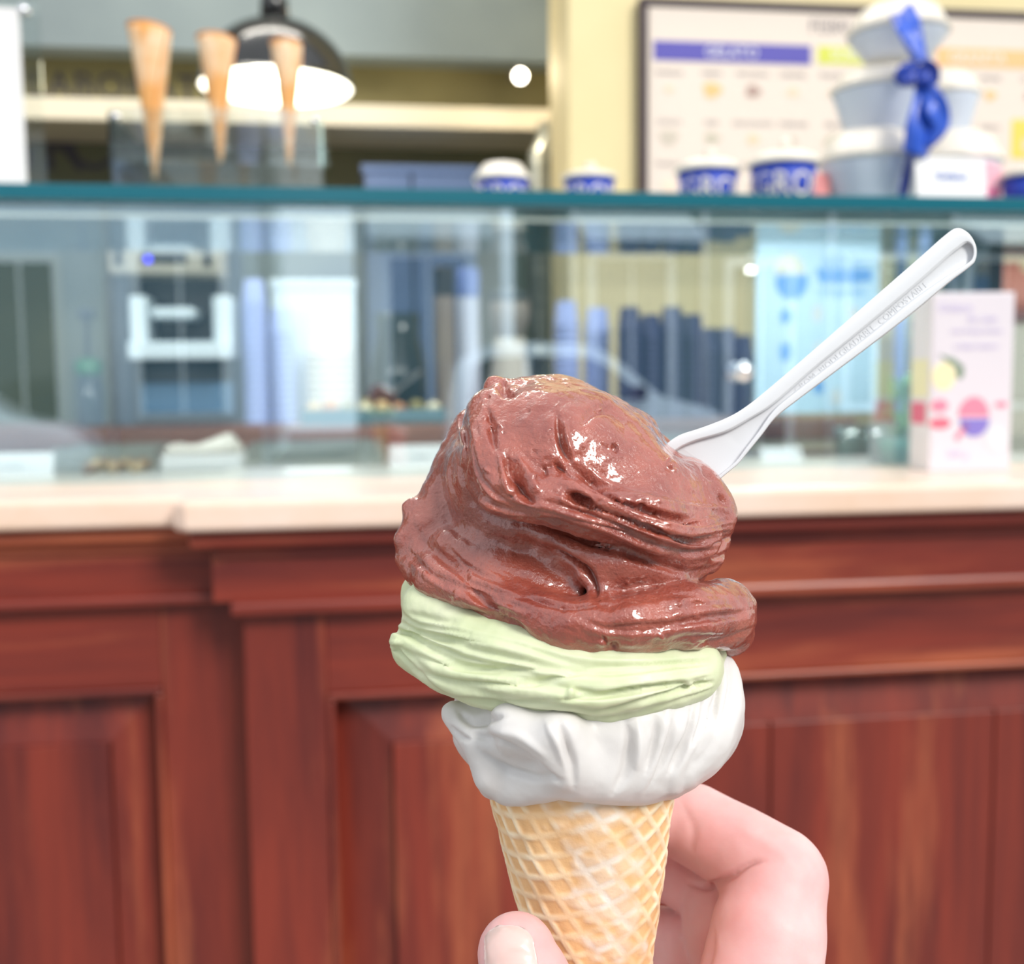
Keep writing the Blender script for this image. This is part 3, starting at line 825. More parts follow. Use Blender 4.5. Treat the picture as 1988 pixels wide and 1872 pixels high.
tB = tub(1845, 384, 322, 262, 172, .43, 'bottom right white tub behind the white card', W_SH)
tC = tub(1706, 256, 180, 140, 170, .385, 'middle left white tub of the ribboned pyramid', tA+.0005)
tD = tub(1832, 256, 190, 145, 120, .46, 'middle right white tub half behind the blue ribbon', tB+.0005)
tE = tub(1742, 140, 70, 14, 176, .40, 'top white tub of the pyramid under the ribbon', max(tC, tD)+.0005)
M_RIB = mat('blue_satin', lin(44, 88, 198), .35, spec=.5)
M_RIBD = mat('deep_blue_satin', lin(24, 58, 160), .35, spec=.5)
rb = thing('ribbon', 'blue satin ribbon with bow tied round the tub pyramid', 'ribbon', (H(1780, 250, .285)[0], .285, W_SH))
ro = Vector((H(1780, 250, .285)[0], .285, W_SH))
def strip(name, pts, m):                     # pts: px, py, half width px, v
    bm = bmesh.new(); L = []
    P_ = smooth_curve([(a, b, c, d) for a, b, c, d in pts], 5)
    for i, (x, y, hw, v) in enumerate(P_):
        d_ = P_[min(i+1, len(P_)-1)][:2]-P_[max(i-1, 0)][:2]; d_ /= np.linalg.norm(d_)+1e-9; nn = np.array((-d_[1], d_[0]))*hw
        row = []
        for k_ in (-1, -.4, .2, 1):
            u_, w_ = H(x+nn[0]*k_, y+nn[1]*k_, v+.006*math.sin(k_*2.5+i*.35)); row.append(bm.verts.new(Vector((u_, v+.006*math.sin(k_*2.5+i*.35), w_))-ro))
        L.append(row)
    for a, b in zip(L[:-1], L[1:]):
        for k_ in range(3): bm.faces.new((a[k_], a[k_+1], b[k_+1], b[k_]))
    o = mobj(name, bm, m, rb, True); md = o.modifiers.new('t', 'SOLIDIFY'); md.thickness = .0008
    return o
strip('ribbon_band', [(1745, 12, 24, .36), (1762, 45, 25, .305), (1778, 90, 18, .295), (1788, 120, 14, .29)], M_RIB)
strip('bow_loop', [(1790, 140, 10, .285), (1768, 140, 22, .278), (1750, 152, 16, .28), (1772, 156, 12, .284), (1792, 150, 8, .285)], M_RIBD)
strip('bow_loop', [(1792, 120, 12, .285), (1806, 138, 18, .278), (1812, 155, 12, .282), (1796, 152, 8, .285)], M_RIBD)
bm = bmesh.new(); bmesh.ops.create_uvsphere(bm, u_segments=16, v_segments=10, radius=.010); kn_ = mobj('bow_knot', bm, M_RIBD, rb, True); _u, _w = H(1792, 156, .278); kn_.location = Vector((_u, .278, _w))-ro
strip('ribbon_tail', [(1792, 158, 14, .283), (1796, 200, 24, .275), (1788, 250, 30, .272), (1776, 300, 24, .275)], M_RIB)
strip('ribbon_tail', [(1800, 165, 12, .28), (1818, 205, 22, .268), (1824, 245, 18, .27), (1800, 282, 10, .275)], M_RIB)
strip('ribbon_tail', [(1778, 296, 12, .30), (1762, 340, 9, .30), (1752, 384, 8, .30)], M_RIBD)

u0_, u1_, w0_, w1_ = pbox(1760, 311, 1893, 390, .30)
t = thing('shelf_card', 'white folded card leaning by the tub pyramid on the shelf', 'card', (u0_, .27, W_SH))
bm = bmesh.new(); prism(bm, [(0, 0), (.0015, 0), (.012, w1_-W_SH), (.0105, w1_-W_SH)], 0, u1_-u0_)
for v_ in bm.verts: v_.co = Vector((v_.co.y, v_.co.x, v_.co.z))
mobj('card_front', bm, M_WHITE, t)
bm = bmesh.new(); prism(bm, [(.0240, 0), (.0255, 0), (.0135, w1_-W_SH), (.012, w1_-W_SH)], 0, u1_-u0_)
for v_ in bm.verts: v_.co = Vector((v_.co.y, v_.co.x, v_.co.z))
mobj('card_back', bm, M_WHITE, t)
cx = (u1_-u0_)/2
text_on('lettering', 'Gelato', .016, M_INKB, t, cx, .0055, (w1_-W_SH)*.62)
M_PINK = mat('pink_card', lin(232, 122, 160), .5); M_PINKL = mat('light_pink_card', lin(240, 176, 190), .5); M_CORAL = mat('coral_card', lin(238, 150, 148), .5)
def carton(name, lab, px0, px1, yt, v, m1, m2, dep=.03):
    a, b, _, w1_ = pbox(px0, yt, px1, 388, v); h = w1_-W_SH
    t = thing(name, lab, 'box', (a, v, W_SH))
    boxobj('box_base', (0, b-a, 0, dep, 0, h*.55), m1, t, .001)
    bm = bmesh.new(); prism(bm, [(0, h*.5501), (b-a, h*.5501), (b-a, h*.9), ((b-a)*.7, h), ((b-a)*.3, h), (0, h*.85)], 0, dep); mobj('box_lid', bm, m2, t)
carton('small_carton', 'small pink carton right of the white card on the shelf', 1896, 1946, 316, .34, M_PINK, M_PINKL)
carton('small_carton', 'coral carton peeking out left of the white tubs', 1578, 1612, 336, .36, M_CORAL, M_CORAL)

# ---- menu board
M_BFR = mat('dark_board_frame', lin(62, 48, 54), .4)
vm = VY-.03
u0_, u1_, w0_, w1_ = H(1243, 200, vm)[0], H(2300, 200, vm)[0], H(1400, 520, vm)[1], H(1600, 6, vm)[1]
w0_ = H(1260, 430, vm)[1]
mb = thing('menu_board', 'framed menu board with coloured flavour columns on the yellow wall', 'menu board', (u0_, vm, w0_))
Wd, Hh = u1_-u0_, w1_-w0_
boxobj('board_sheet', (.02, Wd-.02, .006, .027, .02, Hh-.02), M_PAPER, mb)
fwd = 13*pscale(1500, 100, vm)
for d in ((0, Wd, 0, .028, Hh-fwd, Hh), (0, Wd, 0, .028, 0, fwd), (0, fwd, 0, .028, fwd, Hh-fwd), (Wd-fwd, Wd, 0, .028, fwd, Hh-fwd)):
    boxobj('board_frame', d, M_BFR, mb, .003)
def bpos(x, y): a, b = H(x, y, vm); return a-u0_, b-w0_
def bplate(name, x0, y0, x1, y1, m, t=.0008):
    a, d = bpos(x0, (y0+y1)/2)[0], bpos((x0+x1)/2, y1)[1]; b, c = bpos(x1, (y0+y1)/2)[0], bpos((x0+x1)/2, y0)[1]
    return plate(name, a, b, d, c, .0059, m, mb, t)
M_PURP = mat('violet_print', lin(84, 78, 168), .6); M_LIME = mat('lime_print', lin(206, 210, 84), .6); M_ORNG = mat('orange_print', lin(240, 186, 130), .6); M_SUN = mat('yellow_print', lin(238, 204, 90), .6)
bplate('violet_heading', 1270, 82, 1576, 120, M_PURP); bplate('lime_heading', 1590, 90, 1700, 124, M_LIME); bplate('orange_heading', 1820, 94, 2010, 130, M_ORNG); bplate('yellow_patch', 1966, 232, 2090, 308, M_SUN)
px_ = pscale(1500, 100, vm)
def bt(name, s_, x, y, hpx, m, al='CENTER'):
    a, b = bpos(x, y); return text_on(name, s_, hpx*px_*1.35, m, mb, a, .0056 - (.0008 if 'heading' in name else 0), b, align=al, depth=.0003)
bt('board_title', 'FEBRUARY', 1572, 50, 26, M_INK, 'LEFT')
bt('heading_lettering', 'GELATO', 1422, 101, 20, M_WHITE); bt('heading_lettering', 'SORBETTO', 1680, 107, 20, M_WHITE); bt('heading_lettering', 'GRANITA', 1900, 112, 20, M_WHITE)
flav = ['VANIGLIA', 'CREMA', 'NOCCIOLA', 'CARAMEL', 'FRAGOLA', '', '', 'LIMONE', 'CAFFE', 'COCCO', 'FIOR', 'CIOCCOLATO', 'TORRONE', 'PESCA', '', '', 'MENTA', 'MORA']
cols = [lin(222, 206, 180), lin(240, 216, 196), lin(226, 202, 170), lin(232, 190, 132), lin(226, 150, 136), lin(200, 190, 175), lin(176, 150, 140), lin(176, 160, 148), lin(196, 188, 170)]
k_ = 0
for r_, (yt, yi) in enumerate(((140, 172), (236, 266), (318, 360))):
    for c_, x in enumerate((1300, 1383, 1463, 1541, 1620, 0, 0, 1925, 2000)):
        if not x: k_ += 1; continue
        nm = flav[(c_+9*r_) % 18] or 'LATTE'
        bt('flavour_name', nm, x, yt+c_*1.6, 9, M_INK)
        bm = bmesh.new(); a, b = bpos(x, yi+c_*1.8); rr = (9+3*((c_*7+r_*3) % 4))*px_
        prism(bm, [(a+rr*math.cos(q)*(1+.25*math.sin(3*q+c_)), b+rr*.8*math.sin(q)) for q in np.linspace(0, 2*math.pi, 12, endpoint=False)], .0050, .0059)
        mobj('flavour_picture', bm, mat('flavour_print', cols[(c_*2+r_*5+k_) % 9], .7), mb); k_ += 1

# ---- tall carton standing on the worktop
vq = .128
cl = H(1800, 905, vq); 
wq = W_TOP
a0 = HW(1795, 908, wq); 
u0_, u1_ = H(1806, 800, vq)[0], H(1955, 800, vq)[0]; hq = H(1880, 568, vq)[1]-wq
cb = thing('printed_carton', 'tall white carton with fruit and cup print standing on the worktop', 'box', (u0_, vq, wq), -.10)
cw_ = u1_-u0_; cd_ = .055
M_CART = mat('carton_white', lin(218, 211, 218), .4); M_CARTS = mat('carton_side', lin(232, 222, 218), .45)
bm = bmesh.new(); box(bm, 0, cw_, 0, cd_, 0, hq, .0015); mobj('carton_body', bm, M_CART, cb)
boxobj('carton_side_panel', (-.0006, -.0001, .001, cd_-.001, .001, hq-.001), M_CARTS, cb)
pq = cw_/152
def cp(x, y): return (x-1803)*pq, hq-(y-570)*pq
def cblob(name, pts, m): 
    bm = bmesh.new(); prism(bm, [cp(x, y) for x, y in pts], -.0006, -.0001); return mobj(name, bm, m, cb)
def arc(cx_, cy_, rx, ry, a0_, a1_, n_=14): return [(cx_+rx*math.cos(a), cy_+ry*math.sin(a)) for a in np.linspace(a0_, a1_, n_)]
M_ROSE = mat('rose_print', lin(236, 134, 158), .5); M_VIOL = mat('cup_violet_print', lin(132, 118, 196), .5); M_LEAF = mat('leaf_print', lin(126, 146, 124), .5); M_YLW = mat('pale_yellow_print', lin(240, 228, 180), .5); M_RED = mat('red_print', lin(228, 110, 130), .5); M_LILAC = mat('lilac_print', lin(204, 194, 226), .5); M_GRY = mat('pale_grey_print', lin(214, 218, 222), .5)
cblob('cup_print', arc(1886, 800, 28, 34, 0, math.pi), M_VIOL); cblob('scoop_print', arc(1884, 796, 29, 36, math.pi, 2*math.pi), M_ROSE)
cblob('fruit_print', arc(1826, 722, 22, 26, 0, 6.28), M_YLW); cblob('leaf_print', [(1815, 682), (1845, 690), (1865, 706), (1858, 712), (1838, 700)], M_LEAF); cblob('leaf_print', arc(1856, 716, 8, 12, 0, 6.28, 8), M_LEAF)
cblob('berry_print', arc(1820, 776, 16, 12, 0, 6.28), M_ROSE); cblob('berry_print', arc(1822, 808, 20, 11, 0, 6.28), M_RED)
cblob('berry_print', [(1848, 835), (1868, 808), (1874, 814), (1856, 842)], M_ROSE); cblob('berry_print', arc(1935, 775, 12, 6, 0, 6.28), M_ROSE); cblob('ball_print', arc(1928, 836, 20, 24, 0, 6.28), M_GRY)
for s_, x, y, h_, m in (('Gelato', 1845, 598, 18, M_LILAC), ('da casa', 1895, 618, 15, M_LILAC), ('con frutta fresca', 1885, 640, 11, M_LILAC), ('e latte intero', 1885, 668, 12, M_LILAC), ('500 g', 1856, 866, 14, M_LILAC)):
    a, b = cp(x, y); text_on('lettering', s_, h_*pq*1.3, m, cb, a, -.0003, b)
boxobj('side_print', (-.0011, -.0007, .006, cd_-.004, hq-(760-570)*pq, hq-(690-570)*pq), M_YLW, cb)
boxobj('side_print', (-.0011, -.0007, .010, cd_-.004, hq-(810-570)*pq, hq-(770-570)*pq), M_RED, cb)

# ---- blue poster standing inside the case
vi = .48
u0_, u1_, w0_, w1_ = pbox(1468, 470, 1706, 802, vi)
po = thing('poster_stand', 'pale blue gelato poster in an acrylic stand behind the glass', 'poster', (u0_, vi, W_TOP-.006))
zb = w0_-W_TOP+.006; zt = w1_-W_TOP+.006; pw = u1_-u0_
M_POST = mat('pale_blue_poster', lin(196, 224, 244), .5); M_PBL = mat('poster_blue', lin(104, 160, 226), .5); M_PBE = mat('poster_beige', lin(222, 220, 206), .5)
boxobj('poster_sheet', (0, pw, 0, .002, zb, zt), M_POST, po)
bm = bmesh.new(); box(bm, -.012, pw+.022, .003, .006, 0, zt+.022); mobj('acrylic_plate', bm, M_ACRYL, po)
boxobj('stand_foot', (-.012, pw+.022, .006, .10, 0, .004), M_ACRYL, po)
for x_ in (-.004, pw+.012):
    k = latheobj('stand_screw', [(0, .008), (.007, .006), (.008, 0), (0, 0)], M_CHROME, po, 14); k.rotation_euler = (math.pi/2, 0, 0); k.location = (x_, .0028, zt+.012)
ps_ = pw/238
def pp(x, y): return (x-1468)*ps_, zt-(y-470)*ps_
def pblob(nm, pts, m): bm = bmesh.new(); prism(bm, [pp(x, y) for x, y in pts], -.0006, -.0001); return mobj(nm, bm, m, po)
pblob('cup_print', [(1503, 530)] + arc(1535, 545, 33, 32, math.pi, 0, 2)[::-1][:0] + [(1567, 530)] + arc(1535, 542, 31, 32, .1, math.pi-.1), M_PBL)
pblob('scoop_print', arc(1530, 528, 30, 38, math.pi, 2*math.pi), M_PBE)
pblob('heading_block', [(1580, 518), (1688, 518), (1692, 540), (1660, 545), (1590, 545)], M_PBL)
for s_, x, y in (('GELATO', 1634, 507), ('artigianale', 1634, 560)):
    a, b = pp(x, y); text_on('lettering', s_, 22*ps_, M_PBL, po, a, -.0003, b)
for i, (x, y) in enumerate(((1525, 605), (1585, 600), (1655, 600), (1525, 670), (1590, 665), (1655, 662), (1590, 735), (1625, 755), (1520, 740))):
    pblob('icon_print', arc(x, y, 11, 14+4*(i % 2), 0, 6.28, 10), M_GRY if i % 3 else M_PBL)

# ---- inside the case
zd = W_TOP-.006
bxu = pbox(312, 850, 468, 925, .46)
t = thing('tissue_box', 'white carton with crumpled paper top inside the case', 'box', (bxu[0], .46, zd))
bw_ = bxu[1]-bxu[0]; bh_ = H(390, 884, .46)[1]-zd; bt_ = H(440, 846, .46)[1]-zd
boxobj('box_body', (0, bw_, 0, .07, 0, bh_), M_WHITE, t, .002)
bm = bmesh.new(); pts = [(0.0, bh_*1.02)]
for i in range(9):
    f = (i+.5)/9; pts.append((f*bw_, bh_+(bt_-bh_)*(.45+.18*math.sin(i*2.1) + (.5 if 5 <= i <= 7 else 0))))
pts.append((bw_, bh_*1.02)); prism(bm, pts, .008, .062)
bmesh.ops.bevel(bm, geom=bm.edges[:], offset=.003, segments=2, affect='EDGES')
mobj('crumpled_paper', bm, M_LID, t, True)
def card(px0, px1, yt, yb, v, lab, tilt=.008, txt=None):
    a, b, w0_, w1_ = pbox(px0, yt, px1, yb, v)
    w0_ = zd
    t = thing('price_card', lab, 'card', (a, v, zd))
    bm = bmesh.new(); prism(bm, [(0, 0), (.0012, 0), (tilt+.0012, w1_-zd), (tilt, w1_-zd)], 0, b-a)
    for v_ in bm.verts: v_.co = Vector((v_.co.y, v_.co.x, v_.co.z))
    mobj('card_sheet', bm, M_WHITE, t)
    boxobj('card_foot', (0, b-a, .0015, .02, 0, .001), M_WHITE, t)
    if txt: text_on('lettering', txt, (w1_-zd)*.35, M_GRY, t, (b-a)*.5, tilt*.45-.0006, (w1_-zd)*.5)
card(-60, 103, 880, 935, .40, 'white price card at the far left of the case', .006, 'Crema')
card(552, 682, 909, 930, .40, 'low white card lying in the case, left of the gelato', .004)
card(757, 872, 864, 918, .42, 'white price card half hidden by the chocolate gelato', .006, 'Latte')
card(1480, 1560, 868, 915, .42, 'grey white card in the case below the blue poster', .01)
M_NUT = mat('hazelnut', lin(176, 150, 112), .6); M_NUTB = mat('brown_nut', lin(128, 96, 66), .6)
for i in range(14):
    v_ = .42+.03*(i % 5)+.01*RNG.random(); u_ = H(170+9*i+4*RNG.random(), 900, v_)[0]; r_ = .007+.003*RNG.random()
    bm = bmesh.new(); bmesh.ops.create_icosphere(bm, subdivisions=2, radius=r_)
    for q in bm.verts: q.co.z *= .85; q.co *= 1+.12*math.sin(q.co.x*900+i)
    o = mobj('nut', bm, M_NUT if i % 3 else M_NUTB, None, True); place(o, (u_, v_, zd+r_*.84)); tag(o, 'small nut among others on the steel deck near the left', 'nut', 'loose nuts on the display deck')
# steel tubs along the deck
for i, (p0, p1) in enumerate(((100, 300), (480, 745), (880, 1120), (1130, 1440))):
    v_ = .62; a, b = H(p0, 890, v_)[0], H(p1, 890, v_)[0]
    t = thing('steel_tray', ['steel tray behind the nuts at the left of the case', 'steel tray between the white carton and the gelato', 'steel tray hidden mostly behind the gelato top', 'steel tray left of the blue poster'][i], 'tray', (a, v_, zd), 0, 'steel trays in the case')
    w_ = b-a
    for d in ((0, w_, 0, .003, 0, .022), (0, w_, .137, .14, 0, .022), (0, .003, .003, .137, 0, .022), (w_-.003, w_, .003, .137, 0, .022)): boxobj('tray_side', d, M_STEEL, t)
    boxobj('tray_floor', (.003, w_-.003, .003, .137, 0, .003), M_STEEL, t)

# ---- on the back counter
def on_bc(px, v): return H(px, 800, v)[0]
M_SILV = mat('silver_panel', lin(226, 216, 196), .35, metal=.3); M_PANEL = mat('black_panel', lin(34, 38, 44), .4); M_WPL = mat('white_enamel', lin(226, 238, 244), .3)
v_ = 1.08; a, b, w0_, w1_ = pbox(208, 440, 440, 820, v_)
cm = thing('coffee_machine', 'black and silver coffee machine behind the glass at left', 'coffee machine', (a, v_, W_BC))
mw, mh = b-a, w1_-W_BC; ms = mw/232
def mp(x, y): return (x-208)*ms, mh-(y-440)*ms
boxobj('machine_body', (0, mw, .10, .32, 0, mh*.98), M_PANEL, cm, .006)
boxobj('machine_side', (0, 38*ms, .0, .10, 0, mh*.97), M_PANEL, cm, .004)
x0, z1 = mp(220, 445); x1, z0 = mp(432, 534)
boxobj('control_head', (x0, x1, -.02, .10, z0, z1), M_SILV, cm, .004)
x0, z1 = mp(225, 460); x1, z0 = mp(428, 476); boxobj('display_strip', (x0, x1, -.0215, -.0203, z0, z1), M_PANEL, cm)
x0, z1 = mp(282, 494); x1, z0 = mp(370, 514); boxobj('button_panel', (x0, x1, -.0215, -.0203, z0, z1), M_PANEL, cm)
for x in (240, 410):
    p = mp(x, 505); boxobj('knob', (p[0]-7*ms, p[0]+7*ms, -.026, -.0203, p[1]-14*ms, p[1]+14*ms), M_PANEL, cm, .002)
M_LED = mat('blue_led', lin(40, 30, 255), .3, emit=(.08, .06, 1, 1), estr=4)
p = mp(296, 507); k = latheobj('indicator_light', [(0, .004), (.0055, .003), (.006, 0), (0, 0)], M_LED, cm, 16); k.rotation_euler = (math.pi/2, 0, 0); k.location = (p[0], -.0217, p[1])
p0, p1 = mp(250, 575), mp(285, 700); boxobj('side_post', (p0[0], p1[0], .0, .099, p1[1], p0[1]), M_WPL, cm, .006)
p0, p1 = mp(412, 575), mp(450, 700); boxobj('side_post', (p0[0], p1[0], .0, .099, p1[1], p0[1]), M_WPL, cm, .006)
p0, p1 = mp(250, 668), mp(450, 704); boxobj('drip_tray', (p0[0], p1[0], -.03, .0, p1[1], p0[1]), M_WPL, cm, .006)
p0, p1 = mp(292, 598), mp(378, 622); boxobj('brew_group', (p0[0], p1[0], .0, .099, p1[1], p0[1]), M_WPL, cm, .008)
for x in (318, 348): p0 = mp(x, 640); boxobj('spout', (p0[0]-6*ms, p0[0]+6*ms, .03, .05, p0[1]-10*ms, p0[1]+18*ms), M_PANEL, cm, .002)
p0, p1 = mp(255, 750), mp(440, 815); boxobj('front_drawer', (p0[0], p1[0], .04, .099, p1[1], p0[1]), mat('steel_blue_drawer', lin(92, 128, 160), .4), cm, .004)

M_GRN = mat('green_plastic', lin(16, 104, 52), .35); M_DGL = mat('dark_glass', lin(38, 52, 56), .15, spec=.6); M_COL = mat('grey_brown_sleeve', lin(132, 118, 108), .5)
def jar(name, lab, cat, px, v, wpx, yt, parts):
    s = pscale(px, 700, v); t = thing(name, lab, cat, (on_bc(px, v), v, W_BC)); h = H(px, yt, v)[1]-W_BC; r = wpx*s/2
    for nm, prof, m in parts: latheobj(nm, [(r*q[0], h*q[1]) for q in prof], m, t, 28)
    return t
jar('syrup_bottle', 'dark syrup bottle with green cap left of the coffee machine', 'bottle', 176, 1.12, 52, 600,
    (('bottle_body', [(0, 0), (.95, 0), (1, .02), (1, .38), (.8, .44), (0, .44)], M_DGL), ('bottle_cap', [(1.02, .44), (1.05, .46), (1.05, .55), (.5, .58), (0, .58)], M_GRN), ('pump', [(.18, .58), (.18, .9), (.6, .92), (.6, 1), (0, 1)], M_PANEL)))
jar('slim_flask', 'tall slim flask with black cap in the middle of the back counter', 'flask', 866, 1.10, 40, 518,
    (('flask_body', [(0, 0), (.95, 0), (1, .02), (1, .80), (.96, .81), (0, .81)], M_COL), ('flask_cap', [(.98, .811), (1, .82), (1, .98), (.9, 1), (0, 1)], M_PANEL)))
jar('slim_flask', 'pale flask with lilac cap beside the black-capped flask', 'flask', 912, 1.16, 44, 522,
    (('flask_body', [(0, 0), (.95, 0), (1, .02), (1, .80), (.96, .81), (0, .81)], mat('pale_sleeve', lin(204, 208, 226), .5)), ('flask_cap', [(.98, .811), (1, .82), (1, .98), (.9, 1), (0, 1)], mat('lilac_cap', lin(118, 140, 206), .5))))
jar('grinder', 'beige coffee grinder with dark hopper behind the gelato top', 'grinder', 990, 1.14, 78, 560,
    (('grinder_base', [(0, 0), (1, 0), (1, .3), (.8, .5), (.8, .62), (0, .62)], mat('beige_enamel', lin(206, 196, 182), .4)), ('grinder_hopper', [(.7, .621), (1.0, .78), (1.0, .9), (0, .9)], M_COL), ('hopper_lid', [(1.02, .901), (1.02, .96), (.3, 1), (0, 1)], M_PANEL)))
# stacks of nested cups
M_CUPC = mat('kraft_cream_cup', lin(214, 208, 192), .6); M_CUPD = mat('dark_blue_cup', lin(46, 52, 92), .5); M_CUPL = mat('lilac_cup', lin(156, 170, 222), .5)
cup_mesh = {}
def cups(px, v, wpx, yt, m, lab, grp, step=.014, base=None):
    s = pscale(px, 700, v); r = wpx*s/2; ch = r*2.1; h = H(px, yt, v)[1]-W_BC
    n_ = max(1, int(round((h-ch)/step))+1)
    key = (round(r, 4), m.name)
    for i in range(n_):
        if key not in cup_mesh:
            bm = bmesh.new(); lathe(bm, [(r*.98, 0), (r*1.03, .0008), (r*1.03, .004), (r*.98, .005), (r*.74, ch), (r*.72, ch), (r*.70, ch-.003), (r*.94, .004), (r*.96, 0)], 20, cap=False)
            o = mobj('nested_cup', bm, m, None, True); cup_mesh[key] = o.data
        else: o = link(bpy.data.objects.new('nested_cup', cup_mesh[key]))
        place(o, (on_bc(px, v), v, W_BC+.0005+i*step)); tag(o, ('topmost ' if i == n_-1 else '')+lab, 'cup', grp)
cups(643, 1.10, 92, 602, M_CUPC, 'cream paper cup in the upturned stack beside the pastry tray', 'cream cups stacked upside down')
ORD = ('leftmost', 'second', 'third', 'fourth', 'fifth', 'sixth', 'rightmost')
for q_, (px, yt, v) in enumerate(((1222, 598, 1.08), (1262, 606, 1.10), (1304, 600, 1.09), (1342, 608, 1.11), (1372, 640, 1.12), (1408, 642, 1.13), (1440, 650, 1.14))):
    cups(px, v, 46, yt, M_CUPD, f'dark blue paper cup in the {ORD[q_]} upturned stack left of the blue poster', 'dark blue cups stacked upside down')
for q_, (px, yt) in enumerate(((1100, 592), (1160, 600))):
    cups(px, 1.16, 48, yt, M_CUPL, f'lilac paper cup in the {("left", "right")[q_]} upturned stack above the mirrored car', 'lilac cups stacked upside down')
for q_, (px, yt) in enumerate(((500, 545), (552, 598))):
    cups(px, 1.14, 50, yt, M_CUPL, f'lilac paper cup in the {("taller", "shorter")[q_]} stack right of the coffee machine', 'lilac cups by the coffee machine')
# white crate behind stacks
a, b, w0_, w1_ = pbox(530, 542, 692, 830, 1.24)
t = thing('white_carton', 'white carton standing behind the cream cup stack', 'box', (a, 1.24, W_BC)); boxobj('carton_body', (0, b-a, 0, .09, 0, (w1_-W_BC)*.93), M_WPL, t, .003); boxobj('carton_lid', (-.004, b-a+.004, -.004, .094, (w1_-W_BC)*.9301, w1_-W_BC), M_WPL, t, .003)
# tray of pastries
M_TEAL = mat('teal_tray', lin(22, 92, 104), .4); M_PAST = [mat('pastry_gold', lin(214, 178, 122), .6), mat('pastry_cream', lin(232, 220, 186), .6), mat('pastry_olive', lin(150, 138, 86), .6), mat('pastry_rust', lin(204, 142, 92), .6)]
v_ = .985; a, b = on_bc(588, v_), on_bc(862, v_); th = .028
t = thing('pastry_tray', 'teal tray of small pastries on the back counter', 'tray', (a, v_, W_BC))
boxobj('tray_floor', (0, b-a, 0, .06, 0, .004), M_TEAL, t)
for d in ((0, b-a, -.003, 0, 0, th), (0, b-a, .06, .063, 0, th), (-.003, 0, -.003, .063, 0, th), (b-a, b-a+.003, -.003, .063, 0, th)): boxobj('tray_side', d, M_TEAL, t)
pk = 0
for i in range(8):
    for j in range(2):
        r_ = .0135+.003*RNG.random(); x_ = a+.018+i*(b-a-.036)/7; y_ = v_+.016+.029*j
        bm = bmesh.new(); bmesh.ops.create_icosphere(bm, subdivisions=2, radius=r_)
        for q in bm.verts: q.co.z *= 1.25; q.co *= 1+.10*math.sin(q.co.x*500+i*3)
        o = mobj('pastry', bm, M_PAST[(i*3+j) % 4], None, True); place(o, (x_, y_, W_BC+.0045+r_*1.3)); tag(o, f'small {("golden", "cream", "olive", "rust brown")[(i*3+j) % 4]} pastry in the {("front", "back")[j]} row of the teal tray', 'pastry', 'pastries on the teal tray')
        pk += 1
# dark jug behind pastry tray
jar('dark_jug', 'dark round jug between the cream cups and the slim flasks', 'jug', 775, 1.18, 110, 610, (('jug_body', [(0, 0), (.7, 0), (1, .2), (1, .5), (.75, .8), (.8, 1), (.74, 1), (0, .9)], M_DGL),))
# right end: plant, glass tumblers, black tin, terracotta pot
M_LEAFG = mat('leaf_green', lin(92, 150, 80), .5); M_LEAFG2 = mat('leaf_green_light', lin(140, 190, 120), .5); M_POT = mat('green_pot', lin(36, 110, 92), .4)
v_ = .335; up, _ = H(1746, 850, v_); s = pscale(1752, 850, v_)
t = thing('potted_plant', 'small leafy plant in a green pot beside the printed carton', 'plant', (up, v_, zd))
hp = H(1752, 850, v_)[1]-zd; latheobj('pot', [(0, 0), (.022, 0), (.028, hp), (.025, hp), (0, hp-.004)], M_POT, t, 24)
hl = H(1752, 735, v_)[1]-zd
for i in range(60):
    a_ = RNG.random()*6.28; r_ = .004+.016*RNG.random(); z_ = hp+(hl-hp)*RNG.random(); L_ = .013+.009*RNG.random()
    bm = bmesh.new(); d_ = Vector((math.cos(a_), math.sin(a_), .5+RNG.random()*.6)).normalized(); sd_ = d_.cross(Vector((0, 0, 1))).normalized()
    c_ = Vector((r_*math.cos(a_)*.6, r_*math.sin(a_)*.6, z_))
    vv = [c_, c_+d_*L_*.4+sd_*L_*.3, c_+d_*L_, c_+d_*L_*.4-sd_*L_*.3, c_+d_*L_*.45+Vector((0, 0, .003))]
    vb_ = [bm.verts.new(q) for q in vv]
    for q in ((0, 1, 4), (1, 2, 4), (2, 3, 4), (3, 0, 4)): bm.faces.new([vb_[k] for k in q])
    o = mobj('leaf', bm, M_LEAFG if i % 2 else M_LEAFG2, t, True); md = o.modifiers.new('t', 'SOLIDIFY'); md.thickness = .0006
bm = bmesh.new(); tube(bm, [(0, 0, hp-.004), (.002, 0, hp+(hl-hp)*.5), (-.002, .002, hl)], .002, 6); mobj('stem', bm, M_LEAFG, t)
M_TUMB = glass_mat('tumbler_glass', (.86, .94, .92, 1), .18, .15, (.9, 1, .97, 1))
for px, v_, yt, lab in ((1650, .41, 828, 'left frosted glass tumbler below the blue poster'), (1700, .44, 826, 'right frosted glass tumbler beside the plant'), ):
    s = pscale(px, 860, v_); u_ = H(px, 860, v_)[0]; h = H(px, yt, v_)[1]-zd; r = 30*s
    t = thing('glass_tumbler', lab, 'glass', (u_, v_, zd), 0, 'frosted tumblers in the case')
    latheobj('tumbler_wall', [(0, .004), (r*.78, .004), (r*.80, 0), (r, h), (r*.95, h), (r*.76, .006), (0, .006)], M_TUMB, t, 28)
    latheobj('tumbler_content', [(0, .0065), (r*.74, .0065), (r*.84, h*.62), (0, h*.62)], M_LID, t, 24)
v_ = .74; a, b, w0_, w1_ = pbox(1738, 650, 1772, 728, v_); w0_ = zd
